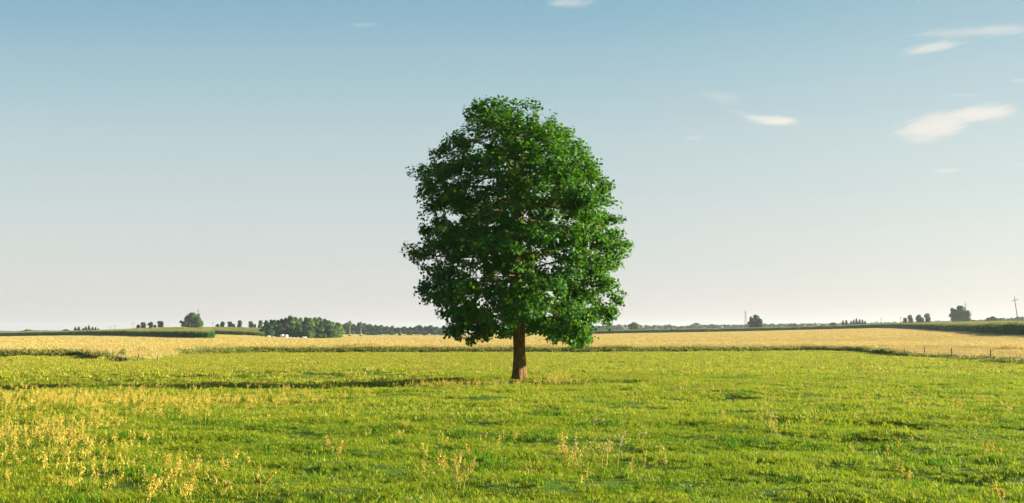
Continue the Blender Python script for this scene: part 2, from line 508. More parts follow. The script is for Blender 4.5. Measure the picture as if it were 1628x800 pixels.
def grass_patch(name, n, size, h, w, mats, weights, lean=0.5, seed=0):
    r = np.random.default_rng(seed); P = PB()
    nt = max(3, n // 9)
    tcx, tcy = r.normal(0, size * 0.42, nt), r.normal(0, size * 0.42, nt)
    th = r.uniform(0.6, 1.25, nt)
    for i in range(n):
        k = r.integers(nt)
        x, y = tcx[k] + r.normal(0, size * .07), tcy[k] + r.normal(0, size * .07)
        hh = h * th[k] * r.uniform(0.45, 1.15)
        P.blade(x, y, hh, w * r.uniform(.7, 1.3), hh * lean * r.uniform(0.2, 1.5), r.uniform(0, 6.28), int(r.choice(len(weights), p=weights)), curl=r.uniform(.75, 1))
    return P.mesh(name, mats)


def seedling(P, x, y, h, kind, r, mstem=0, mseed=1, fat=1.0):
    """one stalk with its seed head"""
    az = r.uniform(0, 6.28); ln = h * r.uniform(0.02, 0.3)
    tx_, ty_ = x + math.cos(az) * ln, y + math.sin(az) * ln
    mid = (x + (tx_ - x) * .3, y + (ty_ - y) * .3, h * .5)
    P.stem((x, y, -0.02), mid, .005 * fat, mstem); P.stem(mid, (tx_, ty_, h), .004 * fat, mstem)
    if kind == 0:      # dock / sorrel: whorls along the upper half, short side branches
        for t in np.linspace(0.5, 1.0, int(16)):
            c = Vector(mid).lerp(Vector((tx_, ty_, h)), (t - .5) * 2)
            sp = 0.035 * (1.15 - t) * 1.6 + 0.006
            for _ in range(3): P.grain(c + Vector(r.normal(0, sp, 3)) * .6, r.uniform(.010, .020) * fat, mseed)
    elif kind == 1:    # grass panicle
        for t in np.linspace(0.72, 1.0, 9):
            c = Vector(mid).lerp(Vector((tx_, ty_, h)), (t - .5) * 2)
            for _ in range(3): P.grain(c + Vector(r.normal(0, .012, 3)), r.uniform(.010, .018) * fat, mseed, 2.4)
    else:              # branched pale head
        for b in range(4):
            a = r.uniform(0, 6.28); q0 = Vector(mid).lerp(Vector((tx_, ty_, h)), r.uniform(.1, .8))
            q1 = q0 + Vector((math.cos(a) * .07, math.sin(a) * .07, r.uniform(.06, .14)))
            P.stem(q0, q1, .004 * fat, mstem)
            for _ in range(7): P.grain(q1 + Vector(r.normal(0, .014, 3)), r.uniform(.014, .024) * fat, mseed, 1.3)


# --- meadow grass
MG = [M_GRASS, M_DARKGRASS, M_STRAW]
near_p = [grass_patch('grass_near', 300, 0.34, 0.058, 0.0065, MG, [.60, .28, .12], .9, s) for s in range(7)]
mid_p = [grass_patch('grass_mid', 240, 0.55, 0.08, 0.012, MG, [.68, .12, .20], .8, 20 + s) for s in range(6)]
far_p = [grass_patch('grass_far', 200, 1.1, 0.12, 0.026, MG, [.60, .03, .37], .6, 40 + s) for s in range(6)]
lush_p = [grass_patch('grass_lush', 200, 0.34, 0.10, 0.008, MG, [.2, .78, .02], .6, 60 + s) for s in range(5)]


def wedge(y0, y1, dens, pad=1.25, extra=4.0):
    """random ground points between two distances, a little wider than what is seen"""
    A = (y1 - y0) * ((y0 + y1) / 2 * 0.5814 * pad * 2 + 2 * extra)
    n = int(A * dens * 1.4)
    y = rng.uniform(y0, y1, n); xm = y1 * 0.5814 * pad + extra
    x = rng.uniform(-xm, xm, n); k = np.abs(x) < y * 0.5814 * pad + extra
    return x[k], y[k]


def lowfreq(x, y, s, seed):
    r = np.random.default_rng(seed); z = 0; tot = 0
    for _ in range(9):
        a = r.uniform(0, 6.28); k = 6.28 / (s * r.uniform(.6, 2.0)); am = r.uniform(.5, 1)
        z = z + am * np.sin(k * (math.cos(a) * x + math.sin(a) * y) + r.uniform(0, 6.28)); tot += am
    return z / tot * 1.8


def place_grass(name, protos, y0, y1, dens, hs=1.0, s0=1.0, label=None):
    x, y = wedge(y0, y1, dens)
    k = y < edge_y(x, y) + 0.4
    x, y = x[k], y[k]
    n = len(x)
    s = s0 * rng.uniform(.8, 1.3, n)
    hz = s * hs * (1.0 + 0.45 * lowfreq(x, y, 3.0, 3)) * rng.uniform(.7, 1.3, n)
    hz = np.clip(hz, .35, 2.2)
    return x, y, rng.uniform(0, 6.28, n), np.stack([s, s, hz], 1)


def add_scatter(name, protos, lst, label, cat='grass'):
    x = np.concatenate([a[0] for a in lst]); y = np.concatenate([a[1] for a in lst]); rz = np.concatenate([a[2] for a in lst]); s = np.concatenate([a[3] for a in lst])
    return scatter(name, protos, x, y, rz, s, label, cat)


add_scatter('grass', near_p, [place_grass('a', near_p, 7.0, 22, 13.0)], 'short yellow green pasture grass nearest the viewer')
add_scatter('grass', mid_p, [place_grass('b', mid_p, 20, 45, 5.0)], 'pasture grass around the lone tree')
add_scatter('grass', far_p, [place_grass('c', far_p, 43, 125, 1.5)], 'pasture grass between the lone tree and the golden field')
# lusher tufts in patches
x, y = wedge(7.0, 60, 6.0)
w_ = lowfreq(x, y * 2.2, 4.0, 11)
k = (w_ > np.where(y < 24, .12, .45)) & (rng.random(len(x)) < .5) & (y < edge_y(x, y))
x, y = x[k], y[k]; n = len(x); s = rng.uniform(.8, 1.4, n)
scatter('grass_tufts', lush_p, x, y, rng.uniform(0, 6.28, n), np.stack([s, s, s * rng.uniform(.6, 1.2, n)], 1), 'darker lush tufts scattered through the pasture', 'grass')

# --- dry stalks standing in the meadow
MW = [M_STRAW, M_SEED, M_PALE]
wp = []
for s in range(10):
    r = np.random.default_rng(100 + s); P = PB()
    for _ in range(2 + s % 2): seedling(P, r.normal(0, .09), r.normal(0, .09), r.uniform(.20, .40), [0, 1, 1, 1, 0][s % 5], r, 0, 1 if s != 99 else 2, .8)
    wp.append(P.mesh('dry_stalks', MW))
wfar = []
for s in range(6):
    r = np.random.default_rng(150 + s); P = PB()
    for _ in range(7): seedling(P, r.normal(0, .25), r.normal(0, .25), r.uniform(.18, .40), 1, r, 0, 0, 1.7)
    wfar.append(P.mesh('dry_stalks_far', MW))


def weeds_at(pxs, pys):
    x, y = ground_many(pxs, pys)
    return x, y


wx, wy = [], []
def blob(cx, cy, sx, sy, n):
    pxs = rng.normal(cx, sx, n); pys = rng.normal(cy, sy, n); k = (pys > 588) & (pys < 830)
    x, y = weeds_at(pxs[k], pys[k]); x = x[::2]; y = y[::2]; wx.append(x); wy.append(y)
blob(60, 640, 130, 7, 420); blob(270, 640, 130, 6, 360); blob(430, 640, 60, 5, 90); blob(90, 655, 110, 12, 230); blob(300, 662, 50, 9, 60)
blob(20, 690, 60, 16, 90); blob(120, 712, 70, 14, 150); blob(60, 740, 80, 26, 60); blob(200, 770, 110, 20, 45); blob(350, 775, 50, 14, 16)
blob(700, 735, 60, 30, 16); blob(950, 735, 70, 26, 26); blob(960, 640, 120, 14, 40); blob(1090, 618, 40, 6, 26); blob(880, 606, 30, 4, 40); blob(690, 613, 50, 4, 30)
blob(1420, 625, 140, 18, 60); blob(1540, 655, 60, 12, 26); blob(1250, 680, 160, 35, 40); blob(1500, 760, 110, 25, 12); blob(600, 650, 160, 25, 60)
blob(800, 610, 50, 3.5, 34); blob(872, 606, 22, 2.5, 90); blob(690, 611, 60, 2.0, 90)
x = np.concatenate(wx); y = np.concatenate(wy); n = len(x); s = rng.uniform(.7, 1.2, n)
scatter('dry_weeds', wp, x, y, rng.uniform(0, 6.28, n), np.stack([s, s, s], 1), 'tan and orange seeding weeds scattered through the pasture', 'weeds')
# fine yellow stems in the middle distance
x, y = wedge(22, 120, 1.9)
u = x / y * F + CX
prob = 0.30 + 0.45 * (1 - sstep(u, 500, 1000)) + 0.25 * lowfreq(x, y * 1.5, 9.0, 5)
k = (y < edge_y(x, y) + 1) & (rng.random(len(x)) < prob * sstep(y, 22, 50) * .8)
x, y = x[k], y[k]; n = len(x); s = rng.uniform(.45, .9, n)
scatter('dry_weeds', wfar, x, y, rng.uniform(0, 6.28, n), np.stack([s, s, s * .8], 1), 'thin yellow seeding stems in the far half of the pasture', 'weeds')
# clover heads
cp_ = []
for s in range(4):
    r = np.random.default_rng(180 + s); P = PB()
    for _ in range(3):
        cx_, cy_, h_ = r.normal(0, .12), r.normal(0, .12), r.uniform(.05, .10)
        P.stem((cx_, cy_, 0), (cx_, cy_, h_), .003, 0)
        for _ in range(10): P.grain((cx_ + r.normal(0, .006), cy_ + r.normal(0, .006), h_ + r.normal(0, .006)), .011, 2, 1)
    cp_.append(P.mesh('clover_heads', [M_GRASS, M_SEED, M_PALE]))
x, y = wedge(8, 18, .7); n = len(x); s = rng.uniform(.7, 1.2, n)
scatter('clover_flowers', cp_, x, y, rng.uniform(0, 6.28, n), np.stack([s, s, s], 1), 'small pale clover heads dotted in the short grass', 'flowers')

# --- ripe field
def tall_patch(name, n, size, h, w, mats, seed, seedf=.5, wts=None):
    r = np.random.default_rng(seed); P = PB()
    for i in range(n):
        x, y = r.uniform(-size / 2, size / 2), r.uniform(-size / 2, size / 2)
        hh = h * r.uniform(.6, 1.15)
        P.blade(x, y, hh, w * r.uniform(.7, 1.3), hh * r.uniform(0, .35), r.uniform(0, 6.28), int(r.choice(len(wts), p=wts)) if wts else 0)
        if r.random() < seedf: P.grain((x + r.normal(0, .03), y + r.normal(0, .03), hh), w * 2.2, 0, 2.2)
    return P.mesh(name, mats)


ripe_p = [tall_patch('ripe_grass', 190, 1.6, .55, .019, [M_RIPE, M_EDGE], 200 + s, .5, [.96, .04]) for s in range(6)]
ripe_far = [tall_patch('ripe_grass_far', 170, 4.0, .55, .055, [M_RIPE, M_EDGE], 220 + s, .5, [.98, .02]) for s in range(5)]
edge_p = [tall_patch('edge_weeds', 90, 1.1, .55, .035, [M_RIPE, M_EDGE, M_DARKGRASS], 240 + s, .2, [.12, .6, .28]) for s in range(5)]

# corn blocks as ground polygons (front edge first)
def gpoly(lst): return np.array([at_dist(px, py, Y)[:2] for px, py, Y in lst])
CORN = {
    'left_block': gpoly([(-420, 536, 480), (-200, 536, 500), (0, 536, 500), (100, 534, 480), (200, 534, 400), (260, 537, 320), (325, 539, 270), (327, 530, 425), (250, 530, 520), (60, 530, 620), (-420, 530, 640)]),
    'back_block': gpoly([(322, 534, 432), (412, 534, 432), (414, 530, 540), (320, 530, 560)]),
    'right_block': gpoly([(945, 531, 560), (1150, 528, 560), (1300, 525, 560), (1424, 522, 460), (1500, 526, 330), (1560, 529, 240), (1628, 533, 175), (1800, 540, 135), (2050, 545, 110), (2050, 520, 420), (1628, 517, 480), (1520, 518, 560), (1420, 520, 620), (1300, 524, 640), (1000, 529, 620), (945, 530, 620)]),
}


def inside(poly, x, y):
    c_ = np.zeros(len(x), bool); n_ = len(poly)
    for i in range(n_):
        x0, y0 = poly[i]; x1, y1 = poly[(i + 1) % n_]
        k_ = ((y0 > y) != (y1 > y)) & (x < (x1 - x0) * (y - y0) / (y1 - y0 + 1e-12) + x0)
        c_ ^= k_
    return c_


def incorn(x, y):
    k_ = np.zeros(len(x), bool)
    for p_ in CORN.values(): k_ |= inside(p_, x, y)
    return k_


def fieldpts(y0, y1, dens):
    x_, y_ = wedge(y0, y1, dens, 1.2, 5)
    k_ = (y_ > edge_y(x_, y_) + rng.uniform(.9, 2.4, len(x_))) & ~incorn(x_, y_)
    u_ = x_ / y_ * F + CX
    k_ &= ~((y_ > 385) & (y_ < 452) & (u_ > 412) & (u_ < 500))
    return x_[k_], y_[k_]


x1, y1 = fieldpts(60, 190, .75)
n = len(x1); s = rng.uniform(.9, 1.3, n)
hh = np.clip(1 + .25 * lowfreq(x1, y1 * 2, 14, 8), .5, 1.4) * rng.uniform(.8, 1.2, n)
# lower grazed strip along the fence on the right and the mown corner on the left
u = x1 / y1 * F + CX; dpt = y1 - edge_y(x1, y1)
low = np.where((u > 1385), np.clip(dpt / 26.0, 0, 1), 1.0)
low2 = np.where((u < 330) & (u > 185), np.clip(dpt / 16.0, 0, 1), 1.0)
hh = hh * np.where(np.minimum(low, low2) < .98, .42, 1.0) * (1 - .5 * sstep(y1, 115, 160))
scatter('ripe_grass', ripe_p, x1, y1, rng.uniform(0, 6.28, n), np.stack([s, s, hh], 1), 'golden ripe tall grass of the near part of the field', 'grass')
x1, y1 = fieldpts(185, 640, .10)
n = len(x1); s = rng.uniform(.9, 1.4, n)
scatter('ripe_grass', ripe_far, x1, y1, rng.uniform(0, 6.28, n), np.stack([s, s, rng.uniform(.45, .8, n)], 1), 'golden ripe grass of the distant part of the field', 'grass')

# green weeds along the foot of the ripe field and in bands inside it
ex, ey = [], []
def strip(pts, n, wid):
    X, Y = ground_many(np.array([a for a, _ in pts], float), np.array([b for _, b in pts], float))
    d_ = np.concatenate([[0], np.cumsum(np.hypot(np.diff(X), np.diff(Y)))]); t = rng.uniform(0, d_[-1], n)
    ex.append(np.interp(t, d_, X)); ey.append(np.interp(t, d_, Y) + rng.uniform(-.2, 2.0, n) * wid)
u_ = rng.uniform(290, 1395, 1900); u_ = np.concatenate([u_, rng.uniform(-200, 175, 900)]); t_ = (u_ - CX) / F
d_ = np.interp(t_, BU, BY) + rng.uniform(-.4, .9, len(u_)); ex.append(t_ * d_); ey.append(d_)
strip([(1375, 559), (1400, 563), (1432, 566.5)], 90, .5)
strip([(1395, 556), (1500, 556.5), (1628, 558.5), (1800, 562)], 330, 1.6)
strip([(1432, 567), (1500, 570.5), (1628, 579.5), (1700, 583)], 60, .4)
strip([(232, 562.5), (275, 562.5)], 60, 1.0)
x = np.concatenate(ex); y = np.concatenate(ey); n = len(x); s = rng.uniform(.7, 1.2, n)
scatter('edge_weeds', edge_p, x, y, rng.uniform(0, 6.28, n), np.stack([s, s, rng.uniform(.25, .85, n) * rng.uniform(.6, 1.1, n)], 1), 'green weeds along the foot of the golden field', 'weeds')

# --- corn
def corn_patch(name, n, size, seed, fat=1.0):
    r = np.random.default_rng(seed); P = PB()
    for i in range(n):
        x, y = r.uniform(-size / 2, size / 2), r.uniform(-size / 2, size / 2); H = r.uniform(1.75, 2.1)
        P.stem((x, y, 0), (x, y, H), .05 * fat, 0)
        for k_ in range(9):
            z = H * (.12 + .82 * k_ / 9); a = r.uniform(0, 6.28); L = r.uniform(.4, .75); w = .09 * fat
            dx, dy = math.cos(a), math.sin(a); b = len(P.v)
            P.v += [(x - dy * w * .3, y + dx * w * .3, z), (x + dy * w * .3, y - dx * w * .3, z),
                    (x + dx * L * .55 + dy * w / 2, y + dy * L * .55 - dx * w / 2, z + .28), (x + dx * L * .55 - dy * w / 2, y + dy * L * .55 + dx * w / 2, z + .28),
                    (x + dx * L, y + dy * L, z + .02)]
            P.f += [(b, b + 1, b + 2, b + 3), (b + 3, b + 2, b + 4)]; P.m += [0, 0]
        for k_ in range(5):
            a = r.uniform(0, 6.28); q0 = Vector((x, y, H - .05)); q1 = q0 + Vector((math.cos(a) * .14, math.sin(a) * .14, r.uniform(.15, .32)))
            P.stem(q0, q1, .05 * fat, 1)
    return P.mesh(name, [M_CORN, M_TASSEL])


corn_p = [corn_patch('corn', 22, 1.8, 300 + s) for s in range(5)]
corn_f = [corn_patch('corn_far', 26, 3.6, 320 + s, 2.0) for s in range(4)]
names = {'left_block': 'dark green corn crop beyond the golden field, ahead of the row of distant trees',
         'back_block': 'small block of green corn left of the dark wood', 'right_block': 'green corn crop rising behind the golden field beyond the fence'}
for key, poly in CORN.items():
    lo, hi = poly.min(0), poly.max(0)
    A = (hi[0] - lo[0]) * (hi[1] - lo[1])
    x = rng.uniform(lo[0], hi[0], int(A * .16)); y = rng.uniform(lo[1], hi[1], len(x))
    k = inside(poly, x, y) & (np.abs(x) < y * .72 + 6); x, y = x[k], y[k]
    # a fuller front row
    fr = {'left_block': poly[:8], 'back_block': poly[:2], 'right_block': poly[:9]}[key]
    d_ = np.concatenate([[0], np.cumsum(np.hypot(np.diff(fr[:, 0]), np.diff(fr[:, 1])))])
    t = rng.uniform(0, d_[-1], int(d_[-1] * 1.2)); fx = np.interp(t, d_, fr[:, 0]); fy = np.interp(t, d_, fr[:, 1]) + rng.uniform(0, 1.5, len(t))
    x = np.concatenate([x, fx]); y = np.concatenate([y, fy]); n = len(x)
    scatter('corn_crop', corn_f if key != 'right_block' else corn_f + corn_p[:2], x, y, rng.uniform(0, 6.28, n), np.stack([rng.uniform(.9, 1.3, n)] * 2 + [rng.uniform(1.0, 1.25, n)], 1), names[key], 'corn')


# ------------------------------------------------------------------ the lone tree
def tube_mesh(chains, name, m, sides=8):
    """chains: list of (points Nx3, radii N); one mesh"""
    V_, Fc = [], []
    base = 0
    for pts, rad in chains:
        pts = np.asarray(pts, float); n_ = len(pts)
        if n_ < 2: continue
        d = np.gradient(pts, axis=0); d /= np.linalg.norm(d, axis=1)[:, None] + 1e-9
        ref = np.array([0.31, 0.95, 0.05]) if abs(d[0][2]) > .8 else np.array([0, 0, 1.0])
        sd_ = sides if rad[0] > .03 else 4
        a = np.cross(d, ref); a /= np.linalg.norm(a, axis=1)[:, None] + 1e-9
        b_ = np.cross(d, a)
        th = np.linspace(0, 2 * np.pi, sd_, endpoint=False)
        ring = pts[:, None, :] + (a[:, None, :] * np.cos(th)[None, :, None] + b_[:, None, :] * np.sin(th)[None, :, None]) * np.asarray(rad)[:, None, None]
        V_.append(ring.reshape(-1, 3))
        ii = base + np.arange(n_ * sd_).reshape(n_, sd_); jj = np.roll(ii, -1, 1)
        Fc.append(np.stack([ii[:-1], jj[:-1], jj[1:], ii[1:]], -1).reshape(-1, 4))
        base += n_ * sd_
    return mesh(name, np.concatenate(V_), np.concatenate(Fc), m, smooth=True)


S = TY / F / 0.9957   # metres per photo pixel at the tree
def prof(lst): a = np.array(lst, float); return (604 - a[:, 0]) * S, (a[:, 1] - 822) * S
LH, LX = prof([(556, 765), (548, 735), (532, 702), (512, 690), (492, 676), (472, 668), (455, 672), (440, 684), (428, 684), (418, 652), (400, 648), (380, 652), (350, 650), (322, 645), (300, 655), (270, 655), (258, 672), (250, 690), (235, 697), (215, 702), (200, 716), (178, 738), (160, 752), (152, 772)])
RH, RX = prof([(556, 905), (546, 930), (525, 960), (508, 974), (480, 990), (460, 992), (440, 978), (415, 985), (395, 1000), (375, 986), (350, 994), (325, 986), (302, 984), (290, 958), (265, 965), (240, 942), (218, 918), (205, 908), (180, 884), (165, 858), (154, 822)])
BOT = 556


def envelope(h):
    l = np.interp(h, LH, LX); r_ = np.interp(h, RH, RX)
    return l, r_


def vnoise(p, s, seed):
    """smooth pseudo noise, about -1..1"""
    r = np.random.default_rng(seed); z = 0
    for _ in range(10):
        k_ = r.normal(size=3); k_ /= np.linalg.norm(k_); z = z + np.sin((p @ k_) * 6.28 / (s * r.uniform(.7, 1.8)) + r.uniform(0, 6.28))
    return z / 10 ** .5 / 1.0


hmin, hmax = (604 - BOT) * S, (604 - 163) * S
NP = 60000
h = rng.uniform(hmin, hmax, NP); th = rng.uniform(0, 6.283, NP); q_ = np.sqrt(rng.uniform(0, 1, NP))
l, r_ = envelope(h); cxm = (l + r_) / 2; rad = (r_ - l) / 2 - .02
rad = rad * (1 - .17 * np.clip(vnoise(np.stack([np.cos(th) * 2.2, np.sin(th) * 2.2, h * .95], 1), 2.3, 33), -.3, 1.1))
P3 = np.stack([cxm + rad * q_ * np.cos(th), rad * .95 * q_ * np.sin(th), h], 1)
# underside rises towards the trunk; gaps and lobes from noise
under = hmin + 0.5 * (1 - sstep(np.abs(P3[:, 0]) / 4.2, 0.15, .8)) * 1.1
lob = vnoise(P3 * np.array([1, 1, 1.15]), 2.6, 5)
lob2 = vnoise(P3 * np.array([1, 1, 1.3]), 1.5, 9)
keep = (P3[:, 2] > under) & (lob > -0.55 + 0.25 * (q_ < .5)) & (lob2 > -0.75) & (rng.random(NP) < 0.25 + 0.75 * q_ ** 1.5)
# keep the outline full near the silhouette plane
P3 = P3[keep]
# lobed surface in depth: drop outer points where a lobe hollow is
P3 = P3[rng.permutation(len(P3))[:7000]]
ATT = P3
nodes = [np.array([0, 0, z_]) for z_ in np.arange(0, 10.6, .25)]
nodes = [np.array([-0.10 * math.sin(p_[2] * .25) + .05 * math.sin(p_[2] * 1.1), .10 * math.sin(p_[2] * .5 + 1) - .084, p_[2]]) for p_ in nodes]
par = [-1] + list(range(len(nodes) - 1))
NODE = np.zeros((30000, 3)); NODE[:len(nodes)] = nodes; nn = len(nodes)
alive = np.ones(len(ATT), bool)
near_i = np.zeros(len(ATT), int); near_d = np.full(len(ATT), 1e9)
def upd(i0, i1):
    for i in range(i0, i1, 400):
        s_ = slice(i, min(i + 400, i1))
        D = np.linalg.norm(ATT[:, None, :] - NODE[None, s_, :], axis=2); j = D.argmin(1); dm = D[np.arange(len(ATT)), j]
        b_ = dm < near_d; near_d[b_] = dm[b_]; near_i[b_] = j[b_] + s_.start
valid0 = 13
near_d[:] = 1e9
upd(valid0, nn)
STEP, DK = 0.26, 0.34
seen = set()
for it in range(90):
    a = alive & (near_d < 6)
    if a.sum() < 12 or nn > 12000: break
    ids = near_i[a]; vec = ATT[a] - NODE[ids]; vec /= np.linalg.norm(vec, axis=1)[:, None] + 1e-9
    acc = np.zeros((nn, 3)); np.add.at(acc, ids, vec)
    us = np.unique(ids); i0 = nn
    for i in us:
        v_ = acc[i]; L_ = np.linalg.norm(v_)
        if L_ < 1e-6: continue
        v_ = v_ / L_ + rng.normal(0, .10, 3); v_ /= np.linalg.norm(v_)
        npos = NODE[i] + v_ * STEP
        key = tuple(np.round(npos * 12).astype(int))
        if key in seen: continue
        seen.add(key)
        NODE[nn] = npos; par.append(int(i)); nn += 1
    if nn == i0: break
    upd(i0, nn)
    alive &= near_d > DK
NODE = NODE[:nn]; par = np.array(par)
kids = [[] for _ in range(nn)]
for i in range(1, nn): kids[par[i]].append(i)
rad_ = np.zeros(nn)
for i in range(nn - 1, -1, -1):
    rad_[i] = 0.0065 if not kids[i] else sum(rad_[k_] ** 2.35 for k_ in kids[i]) ** (1 / 2.35)
rad_ *= 0.265 / rad_[8]
rad_ = np.maximum(rad_, .006)
print('tree nodes', nn)
# chains: follow the thickest child
chains, trunk_chain = [], None
stack_ = [(0, [0])]
todo = [(-1, 0)]
while todo:
    p0, i = todo.pop()
    ch = [i] if p0 < 0 else [p0, i]
    while kids[i]:
        ks = sorted(kids[i], key=lambda k_: -rad_[k_])
        if p0 < 0 and i < 42 and (i + 1) in kids[i]: ks.remove(i + 1); ks = [i + 1] + ks
        for k_ in ks[1:]: todo.append((i, k_))
        i = ks[0]; ch.append(i)
    rr_ = rad_[ch].copy()
    if p0 >= 0: rr_[0] = rr_[1]
    if p0 < 0: trunk_chain = ch
    else: chains.append((NODE[ch], rr_))
root = empty('maple_tree', (TX, TY, tz(TX, TY) - .05))
tag(root, 'large lone maple with dense rounded green crown in the middle of the meadow', 'tree')
# trunk: flared and fluted foot
tn = NODE[trunk_chain]; tr = rad_[trunk_chain]
tt = np.linspace(0, len(tn) - 1, len(tn) * 3); tp = np.stack([np.interp(tt, np.arange(len(tn)), tn[:, k_]) for k_ in range(3)], 1); trr = np.interp(tt, np.arange(len(tn)), tr)
SD = 40; thn = np.linspace(0, 2 * np.pi, SD, endpoint=False); V_ = []
for p_, r0 in zip(tp, trr):
    fl = math.exp(-max(p_[2], 0) / .38)
    rr_ = r0 * (1 + .42 * fl * (1 + .55 * np.cos(5 * thn + 1.1) + .3 * np.cos(3 * thn)) + .045 * np.sin(7 * thn + p_[2] * .8) + .03 * np.sin(13 * thn - p_[2] * 2) + 0.05 * math.sin(p_[2] * 3.1))
    V_.append(np.stack([p_[0] + rr_ * np.cos(thn), p_[1] + rr_ * np.sin(thn), np.full(SD, p_[2] - .06)], 1))
V_ = np.concatenate(V_); ii = np.arange(len(tp) * SD).reshape(len(tp), SD); jj = np.roll(ii, -1, 1)
link('trunk', mesh('trunk', V_, np.stack([ii[:-1], jj[:-1], jj[1:], ii[1:]], -1).reshape(-1, 4), M_BARK, smooth=True), root)
link('branches', tube_mesh(chains, 'branches', M_BARK), root)
# leaves on the fine twigs
sub = np.ones(nn)
for i in range(nn - 1, 0, -1): sub[par[i]] += sub[i]
tw = np.where(sub <= 13)[0]; tw = tw[NODE[tw][:, 2] > 1.0]
dn = vnoise(NODE[tw] * np.array([1, 1, 1.15]), 1.3, 21)
cnt = rng.poisson(np.clip(27 + 22 * dn, 4, 70)); src = np.repeat(tw, cnt); nl = len(src)
lp = NODE[src] + np.clip(rng.normal(0, 1, (nl, 3)), -1.5, 1.5) * np.array([.15, .15, .12])
hl, hr = envelope(lp[:, 2]); cc = np.array([0, 0, 5.5])
ax = lp - cc; ax[:, 2] *= .7; ax /= np.linalg.norm(ax, axis=1)[:, None] + 1e-9
nrm = ax * .55 + np.array([0, 0, .65]) + rng.normal(0, .55, (nl, 3)); nrm /= np.linalg.norm(nrm, axis=1)[:, None]
dirv = rng.normal(0, 1, (nl, 3)) + ax * .6 + np.array([0, 0, -.35]); dirv -= nrm * (dirv * nrm).sum(1)[:, None]; dirv /= np.linalg.norm(dirv, axis=1)[:, None]
side = np.cross(nrm, dirv)
sz = rng.uniform(.08, .14, nl)
shape = [(0, 0, 0), (.42, .12, .10), (.56, .58, .16), (0.0, 1.0, -.04), (-.56, .58, .16), (-.42, .12, .10)]
LV = np.stack([lp + (side * a + dirv * b_ + nrm * c_) * sz[:, None] for a, b_, c_ in shape], 1).reshape(-1, 3)
b0 = np.arange(nl)[:, None] * 6
LF = np.concatenate([b0 + np.array([[0, 1, 2, 3]]), b0 + np.array([[3, 4, 5, 0]])], 1).reshape(-1, 4)
link('crown', mesh('crown', LV, LF, M_LEAF), root)
print('leaves', nl)


# ------------------------------------------------------------------ background trees (built 10 m high, then scaled)
def leaf_cloud(centres, radii, nper, size, seed, up=.3):
    r = np.random.default_rng(seed); C_, Nn = [], []
    for c_, (rx, ry, rz_) in zip(centres, radii):
        k_ = int(nper * rx * rz_)
        d = r.normal(size=(k_, 3)); d /= np.linalg.norm(d, axis=1)[:, None]
        d[:, 2] = np.where(d[:, 2] < -.6, -d[:, 2], d[:, 2])
        q = r.uniform(.55, 1.1, k_)[:, None]
        C_.append(np.array(c_) + d * q * np.array([rx, ry, rz_])); Nn.append(d)
    C_ = np.concatenate(C_); Nn = np.concatenate(Nn); n_ = len(C_)
    nr_ = Nn + np.array([0, 0, up]) + r.normal(0, .5, (n_, 3)); nr_ /= np.linalg.norm(nr_, axis=1)[:, None]
    t = r.normal(size=(n_, 3)); t -= nr_ * (t * nr_).sum(1)[:, None]; t /= np.linalg.norm(t, axis=1)[:, None]; b_ = np.cross(nr_, t)
    sz_ = size * r.uniform(.6, 1.4, n_)[:, None]
    V_ = np.stack([C_ - t * sz_ * .5, C_ + b_ * sz_ * .45 + nr_ * sz_ * .1, C_ + t * sz_ * .5, C_ - b_ * sz_ * .45 + nr_ * sz_ * .1], 1).reshape(-1, 3)
    return V_, np.arange(n_ * 4).reshape(-1, 4)


